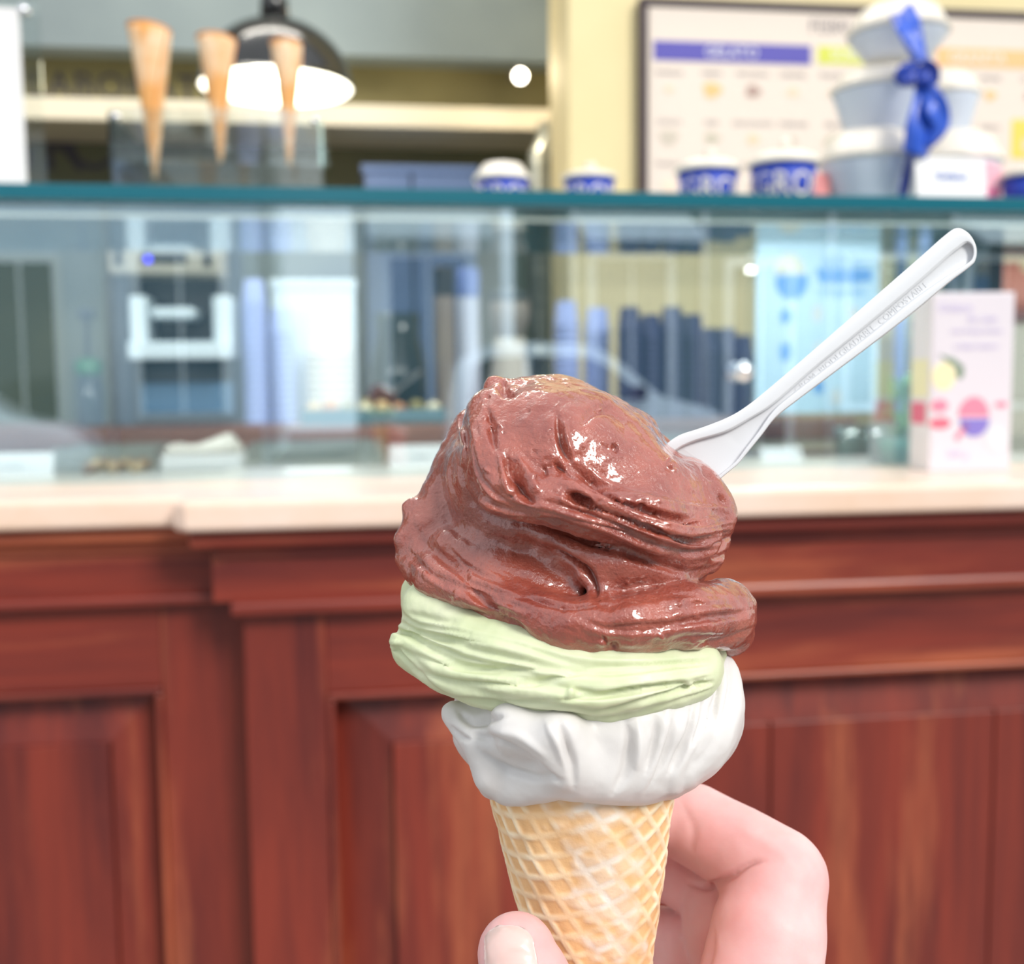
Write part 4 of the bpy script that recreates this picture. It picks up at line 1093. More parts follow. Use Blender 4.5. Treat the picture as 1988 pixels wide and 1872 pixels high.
t = thing('black_tin', 'tall black tin behind the plant, left of the printed carton', 'tin', ((a+b)/2, v_, zd)); hh = w1_-zd; r = (b-a)/2
latheobj('tin_body', [(0, 0), (r, 0), (r, hh*.88), (0, hh*.88)], M_PANEL, t, 24); latheobj('tin_lid', [(r*1.05, hh*.8801), (r*1.05, hh), (0, hh)], M_DARK, t, 24)
# shelf unit and terracotta bowl at far right
M_TERR = mat('terracotta', lin(188, 110, 82), .6); M_BEIG = mat('beige_cupboard', lin(206, 196, 176), .6)
v_ = 1.10; a = H(1885, 600, v_)[0]; wtop = H(1930, 606, v_)[1]
t = thing('wall_cupboard', 'beige cupboard behind the printed carton at the right edge', 'cupboard', (a, v_, 0)); wsh = H(1930, 566, v_)[1]
boxobj('cupboard_body', (0, .6, 0, .3, 0, wtop-.02), M_BEIG, t); boxobj('cupboard_top', (-.01, .61, -.012, .31, wtop-.0199, wtop), M_BWOOD, t, .003)
boxobj('cupboard_door', (.012, .294, -.014, -.0005, .08, wtop-.03), M_BEIG, t, .003); boxobj('cupboard_door', (.306, .59, -.014, -.0005, .08, wtop-.03), M_BEIG, t, .003)
u_ = H(1945, 560, v_+.1)[0]; s = pscale(1945, 560, v_+.1); r = 72*s; h = H(1945, 520, v_+.1)[1]-wtop
t = thing('terracotta_bowl', 'upturned terracotta bowl on the cupboard at the right edge', 'bowl', (u_, v_+.1, wtop)); latheobj('bowl_wall', [(r, 0), (r*.98, h*.3), (r*.75, h*.75), (r*.4, h*.97), (0, h)], M_TERR, t, 36); latheobj('bowl_foot', [(r*.42, h*.94), (r*.42, h*1.08), (0, h*1.08)], M_TERR, t, 28)
# blue cabinet and steel pipe against the back wall
v_ = 1.75; a, b, w0_, w1_ = pbox(705, 322, 925, 372, v_)
M_CABB = mat('slate_blue_enamel', lin(72, 92, 128), .5); M_CABD = mat('dark_slate_enamel', lin(44, 52, 62), .5)
t = thing('storage_cabinet', 'slate blue storage cabinet seen low behind the shelf cups', 'cabinet', (a, v_, 0)); wd_ = b-a
boxobj('cabinet_body', (0, wd_, 0, .40, 0, w1_-.02), M_CABD, t); boxobj('cabinet_top', (-.005, wd_+.005, -.01, .41, w1_-.0199, w1_), M_CABB, t, .003)
for x0_, x1_ in ((.004, wd_*.42-.003), (wd_*.42+.003, wd_-.004)):
    d_ = boxobj('cabinet_door', (x0_, x1_, -.018, -.0005, .06, w1_-.024), M_CABB, t, .003)
    boxobj('door_handle', (x1_-.03, x1_-.018, -.034, -.0185, w1_*.62, w1_*.72), M_CHROME, d_, .002)
v_ = 2.0; u_ = H(1045, 300, v_)[0]
t = thing('steel_pipe', 'grey steel pipe rising beside the yellow pillar', 'pipe', (u_, v_, 0)); top_ = H(1045, 243, v_)[1]
bm = bmesh.new(); tube(bm, [(0, 0, 0), (0, 0, top_-.08), (.03, .02, top_-.03), (.03, .06, top_)], .028, 14); mobj('pipe_run', bm, M_STEEL, t, True)
latheobj('pipe_collar', [(.03, 1.2), (.042, 1.2), (.042, 1.25), (.03, 1.25)], M_STEEL, t, 20)
# ================================================================== ice cream cone held in the foreground
def box_mm(x0, y0, x1, y1, d0, d1):
    a = []
    for x in (x0, x1):
        for y in (y0, y1):
            for d in (d0, d1): a.append(cpos(x, y, HERO_D-d))
    a = np.array(a); return a.min(0), a.max(0)

M_CHOC = mat('chocolate_gelato', lin(160, 82, 66), .30, spec=.5, sss=.2, sssr=(1, .35, .22), coat=1.0, sscale=.0018, coatr=.06)
add_noise_color(M_CHOC, lin(136, 62, 50), lin(168, 88, 70), (120, 120, 120), 4, .3, .7)
add_bump(M_CHOC, 1500, .55, .0006, 3)
add_bump(M_CHOC, 500, .35, .0008, 4)
_n, _l, _b = nodes(M_CHOC)
for _k in list(_b.inputs['Coat Normal'].links): _l.remove(_k)
_tc = _n.new('ShaderNodeTexCoord'); _tx = _n.new('ShaderNodeTexNoise'); _tx.inputs['Scale'].default_value = 700; _tx.inputs['Detail'].default_value = 2
_bp = _n.new('ShaderNodeBump'); _bp.inputs['Strength'].default_value = .28; _bp.inputs['Distance'].default_value = .0006
_l.new(_tc.outputs['Object'], _tx.inputs['Vector']); _l.new(_tx.outputs[0], _bp.inputs['Height']); _l.new(_bp.outputs[0], _b.inputs['Coat Normal'])
M_PIST = mat('pistachio_gelato', lin(222, 226, 196), .45, spec=.35, sss=.2, sssr=(1, 1, .8), sscale=.003)
add_noise_color(M_PIST, lin(198, 208, 166), lin(218, 222, 188), (90, 90, 90), 3, .3, .7)
add_bump(M_PIST, 900, .12, .0005, 3)
M_VAN = mat('cream_gelato', lin(214, 210, 208), .42, spec=.35, sss=.2, sssr=(1, .95, .9), sscale=.003)
add_bump(M_VAN, 700, .10, .0005, 3)

base_pt = at(1165, 2350, HERO_D/1000)
cone_thing = thing('ice_cream_cone', 'waffle cone piled with white, pistachio green and chocolate gelato, held in the hand', 'ice cream', base_pt, frame=False)

# ---- chocolate
lo, hi = box_mm(690, 660, 1560, 1340, -48, 48)
S = Sdf(lo, hi, .62)
S.ell(1120, 1010, 285, 225, -7, 25, 0)
S.ell(1070, 905, 195, 168, 0, 25, 6)                       # upper mass
S.ell(1205, 965, 180, 105, 0, 24, 5, rot=-.40)
S.chain([(1000, 800, 62, 0), (1090, 802, 58, 2), (1170, 840, 50, 2), (1235, 890, 42, 0)], 4)
# front paddle folded over
S.chain([(962, 808, 60, 9), (956, 880, 62, 17), (985, 950, 58, 22), (1060, 975, 50, 25), (1160, 1000, 52, 26), (1270, 1025, 55, 24), (1350, 1040, 52, 15)], 2.2)
S.chain([(1060, 860, 92, 10), (1150, 905, 84, 13), (1260, 955, 72, 12), (1345, 990, 62, 7)], 3.5)
S.chain([(1340, 960, 60, 6), (1375, 1005, 55, 6), (1370, 1050, 48, 4)], 3)
# left flank
S.chain([(915, 830, 30, -6), (893, 900, 42, -4), (866, 960, 48, -2), (835, 1030, 58, 0), (850, 1090, 62, 2)], 4)
S.chain([(801, 988, 22, 0), (812, 1020, 28, 1)], 1.5)
S.chain([(785, 1050, 22, 2), (790, 1082, 24, 2), (812, 1105, 26, 4)], 2)
# middle tongue
S.chain([(1070, 1055, 40, 17), (1130, 1085, 44, 20), (1200, 1100, 46, 21), (1300, 1090, 45, 17), (1370, 1080, 36, 8)], 1.8)
S.chain([(1150, 1110, 34, 21), (1168, 1143, 20, 23)], 1.5)
# wave running down from the flank
S.chain([(880, 1060, 42, 8), (960, 1100, 38, 14), (1040, 1130, 34, 17), (1110, 1158, 28, 18)], 2.2)
# bottom roll
S.chain([(845, 1120, 42, 8), (920, 1150, 44, 15), (1010, 1185, 50, 20), (1110, 1215, 56, 24), (1220, 1212, 60, 25), (1330, 1200, 66, 20), (1400, 1195, 66, 11)], 2.0)
S.chain([(1405, 1195, 66, 8), (1418, 1225, 48, 4)], 2)
S.chain([(965, 752, 25, 4), (1000, 757, 22, 5)], 2)
S.cut(S.chain_d([(1342, 826, 54, 40), (1342, 832, 54, 0), (1342, 836, 54, -30)]), 3.0)
S.chain([(1268, 868, 16, -8), (1290, 872, 12, -9)], 1.5); S.chain([(1278, 852, 9, -8), (1300, 866, 8, -9)], 1.0)
V, F = S.mesh(); V = relax(V, F, 3); V, F = refine(V, F, 1)
V = noise_disp(V, F, .45, 9.0, 3, 3)
V = striate(V, F, [(1105, 905), (1150, 940), (1215, 965), (1300, 985), (1370, 990), (1432, 985)],
            [(1010, 1000), (1080, 1012), (1160, 1032), (1260, 1072), (1340, 1095), (1425, 1070)], .85, 3.2, 2, .18)
V = striate(V, F, [(905, 790), (930, 850), (945, 920), (1000, 960), (1080, 985)], [(880, 800), (885, 880), (905, 950), (950, 1000), (1060, 1018)], .5, 1.6, 5, .2)
V = striate(V, F, [(1180, 1170), (1260, 1160), (1340, 1150), (1450, 1160)], [(1050, 1250), (1180, 1275), (1320, 1270), (1470, 1240)], .45, 2.2, 8, .2)
V = striate(V, F, [(860, 1000), (900, 1060), (970, 1105), (1060, 1140)], [(780, 1090), (850, 1150), (930, 1190), (1040, 1230)], .5, 2.4, 9, .2)
V = strokes(V, F, [
    ([(901, 935), (915, 972), (946, 1000), (994, 1016), (1066, 1020), (1122, 1036), (1203, 1066), (1283, 1098), (1340, 1112), (1400, 1100)], 10, -1.6),
    ([(905, 800), (898, 860), (900, 935)], 9, -1.4),
    ([(1102, 958), (1122, 968), (1150, 984)], 8, -3.4),
    ([(1147, 982), (1183, 998), (1243, 1018), (1293, 1036)], 5, -1.7),
    ([(1300, 1040), (1340, 1052), (1372, 1056)], 5, -1.2),
    ([(982, 884), (996, 920), (1014, 958), (1040, 976)], 11, -2.6),
    ([(968, 880), (978, 920), (990, 955), (1018, 978)], 7, 1.0),
    ([(1002, 878), (1026, 925), (1050, 960)], 8, 1.0),
    ([(1082, 800), (1084, 830), (1092, 866), (1110, 903)], 6, -1.8),
    ([(1096, 815), (1100, 850), (1112, 890)], 5, 1.0),
    ([(945, 790), (955, 838), (962, 876)], 8, -1.5),
    ([(1110, 905), (1147, 936), (1203, 972), (1283, 1000), (1364, 1016), (1412, 1010)], 5, -1.6),
    ([(1130, 900), (1180, 940), (1260, 970), (1350, 985), (1420, 985)], 6, .7),
    ([(1075, 897), (1098, 920)], 4, -1.2), ([(1055, 905), (1062, 925)], 4, -.9),
    ([(1188, 862), (1200, 880)], 4, -.9),
    ([(1125, 828), (1150, 800), (1190, 795), (1215, 830)], 10, -1.1),
    ([(975, 735), (984, 760), (1000, 768)], 6, -1.3), ([(968, 752), (985, 775)], 5, -1.2),
    ([(1062, 1062), (1102, 1088), (1140, 1116), (1158, 1160)], 11, -2.8),
    ([(1010, 1050), (1070, 1085), (1120, 1130)], 16, -1.6),
    
    ([(1020, 1160), (1082, 1174), (1155, 1177)], 6, -1.2),
    ([(905, 1128), (945, 1176), (980, 1202), (1028, 1240)], 12, -1.7),
    ([(930, 1195), (975, 1215), (1020, 1238)], 8, -.8),
    ([(870, 1190), (910, 1196), (950, 1200)], 10, -1.0),
    ([(1185, 1250), (1200, 1262)], 8, -1.2), ([(1170, 1235), (1182, 1265)], 5, -.8),
    ([(1290, 1215), (1380, 1200), (1460, 1185)], 8, -.6), ([(1350, 1255), (1420, 1240), (1468, 1215)], 6, -.8),
    ([(1385, 1060), (1410, 1050), (1428, 1035)], 5, -1.0), ([(1380, 1085), (1405, 1080), (1425, 1062)], 5, -.8),
    ([(1395, 960), (1412, 985)], 6, -.8), ([(1360, 905), (1390, 935)], 6, -.7),
    ([(800, 1010), (830, 1060), (900, 1110)], 10, -.8), ([(865, 880), (850, 940), (870, 1010), (930, 1060)], 14, -1.2),
    ([(880, 870), (872, 930), (890, 1000)], 6, .6),
])
pits = []
for i in range(46):
    x = 930+RNG.random()*420; y = 760+RNG.random()*220
    if y < 760+max(0, x-1150)*.7: continue
    a_ = 1.2-.9*(x-930)/420+RNG.normal()*.3; L_ = 4+RNG.random()*14
    pits.append(([(x, y), (x+L_*math.cos(a_), y+L_*math.sin(a_))], 3.2+RNG.random()*2, (-.42 if i % 2 else .6)*(.4+RNG.random())))
for i in range(24):
    x = 800+RNG.random()*640; y = 1060+RNG.random()*190
    pits.append(([(x, y), (x+6+RNG.random()*10, y+3+RNG.random()*6)], 3.4+RNG.random()*2, (-.25 if i % 2 else .45)*(.4+RNG.random())))
V = strokes(V, F, pits)
V = noise_disp(V, F, .16, 2.2, 21, 2)
choc = sculpt_obj('chocolate_layer', V, F, M_CHOC, cone_thing)
choc['label'] = 'glossy brown chocolate gelato in folded swirls'

# ---- pistachio
lo, hi = box_mm(690, 1060, 1520, 1440, -44, 46)
S = Sdf(lo, hi, .72)
S.ell(1110, 1255, 300, 125, -4, 29, 0)
S.chain([(815, 1150, 38, -2), (822, 1210, 42, 0), (812, 1250, 45, 2), (880, 1280, 52, 10), (980, 1305, 55, 19), (1100, 1325, 58, 24), (1230, 1325, 55, 24), (1340, 1305, 50, 16)], 4)
S.chain([(800, 1262, 36, 4), (870, 1300, 45, 12), (930, 1330, 40, 16), (1060, 1360, 36, 20), (1180, 1368, 34, 22), (1300, 1340, 34, 18), (1365, 1310, 34, 10)], 3)
S.chain([(840, 1180, 60, 6), (920, 1235, 60, 14), (1040, 1270, 60, 20), (1200, 1290, 60, 21), (1340, 1290, 50, 14)], 4)
V, F = S.mesh(); V = relax(V, F, 3); V, F = refine(V, F, 1)
V = striate(V, F, [(770, 1140), (800, 1200), (900, 1215), (1010, 1240), (1150, 1275), (1390, 1275)],
            [(770, 1270), (850, 1350), (960, 1375), (1100, 1395), (1200, 1400), (1395, 1340)], .8, 2.6, 4, .05)
V = strokes(V, F, [
    ([(775, 1262), (860, 1290), (940, 1300), (1080, 1300)], 7, -1.0),
    ([(800, 1300), (880, 1325), (950, 1330), (1040, 1325), (1150, 1300)], 7, -1.1),
    ([(780, 1225), (860, 1240), (950, 1248)], 8, -.8), ([(790, 1190), (850, 1205), (890, 1205)], 8, -.7),
    ([(1080, 1362), (1180, 1350), (1270, 1335), (1380, 1325)], 6, -1.2),
    ([(860, 1355), (960, 1365), (1080, 1362)], 7, -.8),
    ([(1100, 1343), (1115, 1348)], 9, 1.4), ([(1330, 1320), (1350, 1340)], 7, .8), ([(770, 1240), (768, 1256)], 9, 1.0)])
V = noise_disp(V, F, .12, 3.0, 31, 3)
sculpt_obj('pistachio_layer', V, F, M_PIST, cone_thing)['label'] = 'pale green pistachio gelato in ribbed bands'

# ---- cream
lo, hi = box_mm(790, 1220, 1510, 1640, -44, 46)
S = Sdf(lo, hi, .72)
S.ell(1150, 1400, 275, 150, -4, 27, 0)
S.ell(1170, 1375, 268, 160, -2, 26, 3)
S.chain([(1385, 1310, 48, 4), (1395, 1360, 45, 8), (1370, 1420, 50, 12)], 4)
S.chain([(880, 1385, 26, 6), (905, 1410, 34, 9), (935, 1430, 38, 12)], 2)
S.chain([(950, 1440, 45, 12), (960, 1500, 45, 12), (985, 1525, 34, 12), (1050, 1515, 32, 17)], 3)
S.chain([(1000, 1410, 55, 20), (1060, 1440, 50, 23), (1100, 1490, 45, 22), (1170, 1505, 42, 20), (1270, 1490, 48, 16), (1340, 1450, 50, 12)], 4)
S.chain([(960, 1520, 34, 6), (1010, 1528, 30, 14), (1080, 1512, 28, 19), (1160, 1515, 30, 19), (1240, 1515, 32, 15), (1290, 1495, 36, 6)], 3)
S.chain([(1090, 1420, 40, 25), (1110, 1470, 36, 24), (1120, 1515, 28, 20)], 3)
V, F = S.mesh(); V = relax(V, F, 3); V, F = refine(V, F, 1)
V = strokes(V, F, [
    ([(1085, 1400), (1098, 1440), (1110, 1480), (1115, 1530)], 9, -1.5),
    ([(1060, 1400), (1082, 1440), (1096, 1490)], 9, .9),
    ([(1215, 1400), (1222, 1440), (1215, 1500), (1190, 1540)], 10, -1.6),
    ([(1238, 1400), (1240, 1440), (1235, 1500)], 9, .9),
    ([(1275, 1395), (1272, 1440), (1255, 1500)], 8, -1.2),
    ([(1305, 1390), (1300, 1430), (1285, 1480), (1265, 1515)], 7, -1.2),
    ([(1345, 1370), (1340, 1420), (1320, 1470), (1300, 1505)], 7, -1.3),
    ([(1368, 1350), (1365, 1400), (1345, 1455)], 7, -1.3), ([(1395, 1280), (1394, 1340), (1380, 1410)], 7, -1.0), ([(1415, 1280), (1416, 1340), (1402, 1400)], 6, -.8),
    ([(910, 1420), (980, 1450), (1040, 1490), (1085, 1520)], 10, -1.6),
    ([(890, 1380), (910, 1400), (930, 1400), (980, 1390)], 9, -1.6),
    ([(930, 1455), (980, 1490), (1040, 1510), (1090, 1515)], 8, -1.0),
    ([(960, 1420), (1010, 1430), (1060, 1470)], 9, .7), ([(870, 1410), (890, 1430), (915, 1435)], 7, -1.0)])
V = striate(V, F, [(1225, 1540), (1260, 1480), (1280, 1400), (1290, 1340)], [(1360, 1520), (1420, 1450), (1442, 1380), (1450, 1280)], .35, 2.0, 14, .1)
V = noise_disp(V, F, .2, 6.0, 41, 3)
sculpt_obj('cream_layer', V, F, M_VAN, cone_thing)['label'] = 'white cream gelato with soft vertical folds'

# ---- waffle cone
M_CONE = mat('waffle', lin(232, 186, 130), .6, spec=.25, sss=.15, sssr=(1, .6, .3), sscale=.002)
_n, _l, _b = nodes(M_CONE)
_at = _n.new('ShaderNodeAttribute'); _at.attribute_name = 'crust'
_tx = _n.new('ShaderNodeTexNoise'); _tx.inputs['Scale'].default_value = 160; _tx.inputs['Detail'].default_value = 5
_tc = _n.new('ShaderNodeTexCoord'); _l.new(_tc.outputs['Object'], _tx.inputs['Vector'])
_m1 = _n.new('ShaderNodeMixRGB'); _m1.blend_type = 'MULTIPLY'; _m1.inputs[0].default_value = .35
_r1 = _n.new('ShaderNodeValToRGB'); _r1.color_ramp.elements[0].position = .3; _r1.color_ramp.elements[0].color = (.62, .45, .3, 1); _r1.color_ramp.elements[1].position = .6
_l.new(_tx.outputs[0], _r1.inputs[0]); _l.new(_at.outputs['Color'], _m1.inputs[1]); _l.new(_r1.outputs[0], _m1.inputs[2])
_l.new(_m1.outputs[0], _b.inputs['Base Color'])
add_bump(M_CONE, 1300, .22, .0004, 4)
top = cpos(1128, 1460, HERO_D); tip = cpos(1185, 2420, HERO_D+4)
axv = tip-top; LEN = np.linalg.norm(axv); axn = axv/LEN
ex = np.array([1.0, 0, 0]); ex -= axn*(ex@axn); ex /= np.linalg.norm(ex); ey = np.cross(axn, ex)   # ey: depth direction
NS, NT = 340, 420
sv = np.linspace(0, 1, NS)[:, None]; tv = (np.linspace(0, 2*math.pi, NT, endpoint=False))[None, :]
R0 = 18.2
rad = R0*(1-sv)**.98 + .6 + 0*tv
slant = sv*LEN
# developed sheet coordinates
sinA = R0/math.hypot(R0, LEN); apex = (1-sv)*math.hypot(R0, LEN)
phi = (tv - 4.712)*sinA
gx = apex*np.cos(phi); gy = apex*np.sin(phi)
g1 = (gx*.955-gy*.295)/4.0; g2 = (gy*.87+gx*.50)/3.7
def ridge(g): 
    q = np.abs(g-np.round(g)); return np.exp(-(q/.17)**4)
rg = np.maximum(ridge(g1), ridge(g2))
seamt = (3.95 + sv*1.6)                       # spiral edge of the rolled sheet, seen right of the middle
dt = (tv-seamt+math.pi) % (2*math.pi) - math.pi
flat_side = np.clip(1-np.abs(dt-.55)/.75, 0, 1)**.5
wn = vnoise(np.stack([g1.ravel()*1.7, g2.ravel()*1.7, 0*g1.ravel()+3.3], 1), 15).reshape(g1.shape)
rg = rg*np.clip(.78+.55*wn, .12, 1)
rgd = rg*(1-.75*flat_side)
nz = vnoise(np.stack([g1.ravel()*.9, g2.ravel()*.9, 0*g1.ravel()+.5], 1), 5).reshape(g1.shape)
nz2 = vnoise(np.stack([g1.ravel()*2.5, g2.ravel()*2.5, 0*g1.ravel()+.5], 1), 9).reshape(g1.shape)
smear = np.clip(.75+1.5*nz+.8*nz2-1.0*np.abs(((tv-4.85-.6*(sv-.2)))/.5)**2, 0, 1)*np.clip((.45-sv)/.1, 0, 1)
rad = rad + .36*rgd + .25*smear*(1-rg) + .12*wn + .55*(1/(1+np.exp(-np.clip(-dt*22, -40, 40))))*(np.abs(dt) < 2.6)
Vc = top + axn*slant[..., None] + ex*(rad*np.cos(tv))[..., None] + ey*(rad*np.sin(tv))[..., None]
Vc = Vc.reshape(-1, 3)
Fi = np.arange(NS*NT).reshape(NS, NT)
Fc = np.stack([Fi[:-1, :], np.roll(Fi, -1, 1)[:-1, :], np.roll(Fi, -1, 1)[1:, :], Fi[1:, :]], -1).reshape(-1, 4)
tan_c = np.array(lin(234, 190, 138)[:3]); rid_c = np.array(lin(246, 226, 194)[:3]); wht = np.array(lin(240, 232, 222)[:3])
cc = tan_c + (rid_c-tan_c)*np.clip(rgd*1.1, 0, 1)[..., None]
sm = (smear*(.45+.55*rg))[..., None]*.9
cc = cc*(1-sm) + wht*sm
cc = cc.reshape(-1, 3)
cone = sculpt_obj('waffle_cone', Vc, Fc, M_CONE, cone_thing)
ca_ = cone.data.color_attributes.new('crust', 'FLOAT_COLOR', 'POINT')
ca_.data.foreach_set('color', np.concatenate([cc, np.ones((len(cc), 1))], 1).ravel())
cone['label'] = 'rolled waffle cone with a raised grid'

# ---- spoon
M_SPOON = mat('white_plastic', lin(214, 216, 220), .3, spec=.4, sss=.1, sssr=(1, 1, 1), sscale=.003)
so = [(1270, 880), (1284, 870), (1317, 846), (1361, 831), (1412, 811), (1452, 787), (1506, 743), (1587, 673), (1688, 585), (1789, 497), (1833, 458), (1857, 443), (1877, 450), (1890, 466), (1896, 484),
      (1894, 504), (1883, 518), (1840, 551), (1776, 605), (1701, 663), (1621, 723), (1553, 774), (1506, 811), (1479, 845), (1452, 878), (1432, 902), (1402, 927), (1365, 960)]
si = [(1296, 900), (1314, 874), (1351, 856), (1412, 838), (1459, 812), (1506, 782), (1587, 711), (1688, 629), (1789, 545), (1843, 497), (1862, 482), (1874, 473), (1882, 472), (1888, 478), (1890, 487),
      (1888, 500), (1878, 511), (1832, 540), (1764, 588), (1688, 650), (1612, 708), (1547, 758), (1502, 796), (1472, 838), (1446, 872), (1427, 897), (1398, 921), (1360, 954)]
so = smooth_curve(so, 4); si = smooth_curve(si, 4)
def spoon_depth(x):                           # leans away from the camera towards its tip, bowl dips behind the ice cream
    return HERO_D - 2 + (x-1300)*.012
spoon_thing = thing('spoon', 'white plastic gelato spoon stuck into the chocolate', 'spoon', at(1345, 900, HERO_D/1000), frame=False)
_org = np.array(spoon_thing.matrix_world.translation)
n = len(so)
def ring(pts, dd): return np.array([cpos(x, y, spoon_depth(x)-dd) for x, y in pts])
rim_h = 1.9
def lerp(a, b, t): return a+(b-a)*t
rings = [ring(so, -.2), ring(lerp(so, si, .0), .5), ring(lerp(so, si, .0), rim_h-.5), ring(lerp(so, si, .14), rim_h), ring(lerp(so, si, .86), rim_h), ring(si, rim_h-.4), ring(si, .55), ring(lerp(so, si, 1.08), .45)]
Vs = np.concatenate(rings); Fs = []
for a in range(len(rings)-1):
    for i in range(n-1):
        Fs.append((a*n+i, a*n+i+1, (a+1)*n+i+1, (a+1)*n+i))
m0 = len(rings)-1
for i in range(n//2):                          # groove floor and back plate
    j = n-1-i
    if j-1 <= i+1: break
    Fs.append((m0*n+i, m0*n+i+1, m0*n+j-1, m0*n+j)); Fs.append((i, j, j-1, i+1))
Ws = to_world(Vs)-_org
body = pyobj('spoon_body', Ws, Fs, M_SPOON, spoon_thing, True)
bm = bmesh.new(); bm.from_mesh(body.data); bmesh.ops.recalc_face_normals(bm, faces=bm.faces); bm.to_mesh(body.data); bm.free()
shade(body.data)
md = body.modifiers.new('soft', 'BEVEL'); md.width = .0002; md.segments = 2; md.limit_method = 'ANGLE'
# raised lettering along the groove
tm = text_mesh('GROM  BIODEGRADABLE  COMPOSTABLE', 1.0, .03)
a0 = np.array((1545, 760.0)); a1 = np.array((1800, 550.0)); dirp = (a1-a0)/np.linalg.norm(a1-a0); nrm = np.array((dirp[1], -dirp[0]))
xs = [v.co.x for v in tm.vertices]; x0_, x1_ = min(xs), max(xs); Lpx = np.linalg.norm(a1-a0)
for v in tm.vertices:
    q = a0 + dirp*((v.co.x-x0_)/(x1_-x0_)*Lpx) + nrm*(v.co.y*17.0)
    c = cpos(q[0], q[1], spoon_depth(q[0])-.47-v.co.z*2)
    v.co = Vector((to_world(c[None])-_org)[0])
tm.materials.append(M_SPOON)
link(bpy.data.objects.new('raised_lettering', tm), spoon_thing)

# ---- hand
M_SKIN = mat('skin', lin(234, 184, 176), .48, spec=.3, sss=.3, sssr=(1, .3, .18), sscale=.0035)
add_noise_color(M_SKIN, lin(222, 154, 152), lin(234, 188, 186), (38, 38, 38), 4, .3, .7)
add_bump(M_SKIN, 900, .10, .0004, 3)
hand_thing = thing('hand', 'right hand with bare fingers wrapped round the waffle cone', 'hand', at(1420, 2900, .19), frame=False)
lo, hi = box_mm(820, 1480, 1800, 2950, -48, 60)
S = Sdf(lo, hi, 1.0)
idx1 = [(1225, 1568, 66, -23), (1325, 1592, 72, -22), (1345, 1600, 74, -21)]
idx2 = [(1345, 1600, 76, -21), (1430, 1648, 84, -15), (1508, 1702, 94, -8)]
idx3 = [(1510, 1712, 93, -8), (1492, 1810, 110, -3), (1470, 1930, 118, 0), (1430, 2100, 135, 2)]
S.chain(idx1, 0); S.chain(idx2, 1.2); S.chain(idx3, 1.6)
S.chain([(1225, 1690, 55, -31), (1300, 1690, 60, -31), (1390, 1735, 70, -24)], 0)
S.chain([(1400, 1762, 76, -21), (1405, 1800, 80, -18), (1450, 1930, 92, -14), (1480, 2120, 110, -8)], .5)
S.chain([(1220, 1835, 56, -32), (1290, 1828, 64, -31), (1335, 1840, 72, -28)], 0)
S.chain([(1338, 1845, 74, -27), (1350, 1920, 84, -25), (1420, 2080, 95, -20), (1470, 2200, 110, -14)], .5)
S.chain([(1230, 2000, 52, -30), (1310, 2000, 62, -30), (1390, 2080, 72, -26), (1440, 2250, 95, -18)], .5)
S.chain([(1003, 1850, 76, 20), (1018, 1900, 88, 21), (1070, 2010, 94, 22), (1180, 2160, 112, 20), (1320, 2300, 140, 14)], 1.0, )
S.ell(1410, 2250, 190, 210, -4, 20, 6)
S.chain([(1400, 2350, 170, 0), (1400, 2550, 150, 10), (1390, 2800, 160, 30)], 8)
V, F = S.mesh(); V = relax(V, F, 4); V, F = refine(V, F, 1)
V = strokes(V, F, [
    ([(1335, 1715), (1370, 1722), (1405, 1708), (1450, 1680), (1485, 1672)], 7, -1.5),
    ([(1325, 1560), (1345, 1610), (1340, 1655)], 10, -.3),
    ([(1440, 1610), (1490, 1640), (1540, 1670)], 14, .3),
    ([(1385, 1800), (1378, 1850), (1365, 1900)], 8, -.8),
])
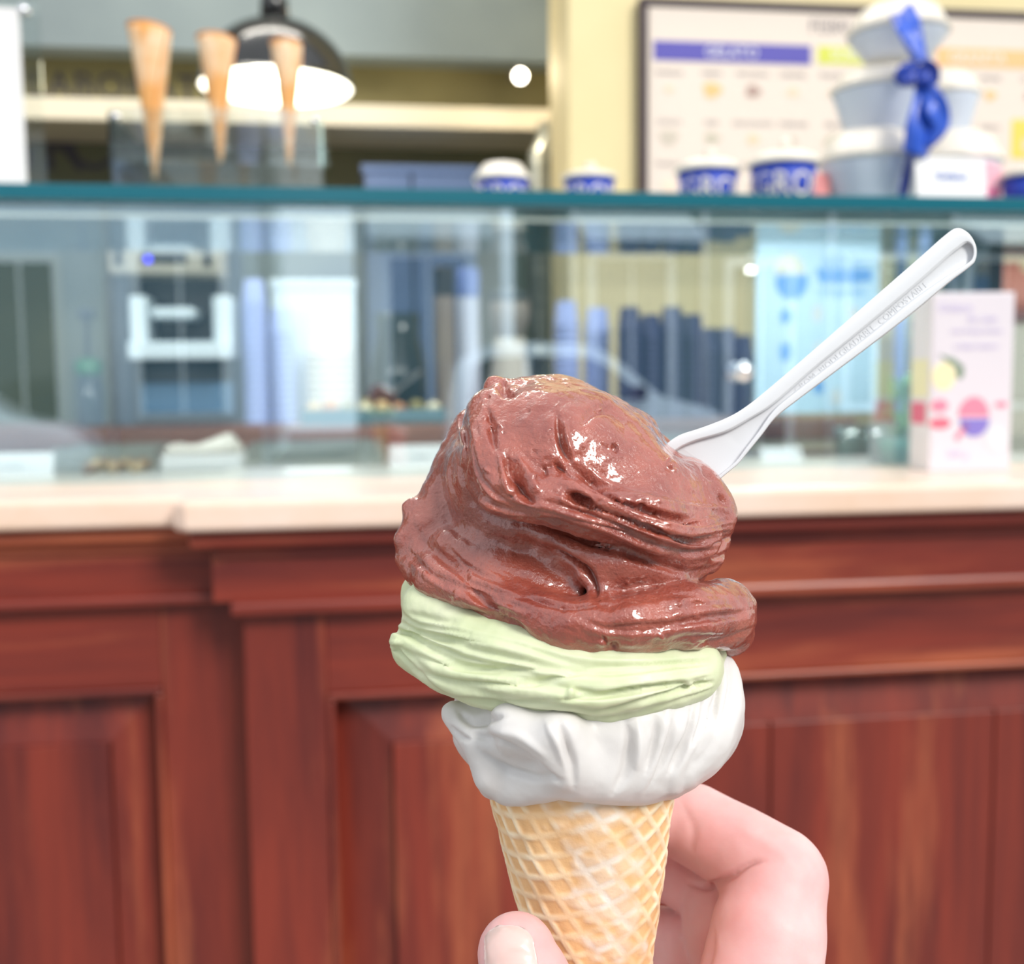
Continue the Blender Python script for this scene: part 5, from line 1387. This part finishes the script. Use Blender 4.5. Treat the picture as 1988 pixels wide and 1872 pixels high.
V = noise_disp(V, F, .12, 7.0, 51, 3)
sculpt_obj('hand_body', V, F, M_SKIN, hand_thing)
# thumb nail
M_NAIL = mat('nail', lin(226, 190, 182), .3, spec=.4, coat=.2, sss=.3, sssr=(1, .5, .4), sscale=.002)
HPX = to_px(V); HN = vnormals(V, F); _mm = (HPX[:, 0] > 880) & (HPX[:, 0] < 1140) & (HPX[:, 1] > 1740) & (HPX[:, 1] < 2010) & (V[:, 2] < HERO_D-8)
HP, HZ = HPX[_mm], V[_mm, 2]
def thumb_depth(x, y):
    q = ((HP-np.array((x, y)))**2).sum(1); k = np.argsort(q)[:24]
    z = HZ[k]; w_ = np.exp(-q[k]/90.0)*(z < z.min()+2.5)+1e-9
    return float((z*w_).sum()/w_.sum())
ctr, half_w, top_y = 986, 54, 1793
NU, NVv = 22, 24; pts = []
for j in range(NVv):
    t = j/(NVv-1)
    for i in range(NU):
        s_ = -1+2*i/(NU-1)
        ytop = 26*abs(s_)**2.6
        yy = top_y + ytop*(1-t) + t*150 - 14*t*abs(s_)**2
        xx = ctr + s_*half_w*(1-.10*(1-t)**2) + t*14
        inset = min(1.0, min(1-abs(s_), t*1.6, 1.3-t*1.2)*5)
        pts.append(cpos(xx, yy, thumb_depth(xx, yy)+.0-.5*max(inset, 0)**.5))
pts = np.array(pts); back = pts+np.array([0, 0, 1.0])
Vn = np.concatenate([pts, back]); Fn = []
K = NU*NVv
for j in range(NVv-1):
    for i in range(NU-1):
        a = j*NU+i; q = (a, a+1, a+NU+1, a+NU); Fn.append(q); Fn.append(tuple(K+v for v in q[::-1]))
bd = [i for i in range(NU)] + [j*NU+NU-1 for j in range(1, NVv)] + [(NVv-1)*NU+i for i in range(NU-2, -1, -1)] + [j*NU for j in range(NVv-2, 0, -1)]
for a, b in zip(bd, bd[1:]+bd[:1]): Fn.append((a, b, K+b, K+a))
nail = pyobj('thumb_nail', to_world(Vn)-np.array(hand_thing.matrix_world.translation), Fn, M_NAIL, hand_thing)
nail['label'] = 'glossy pale thumb nail'
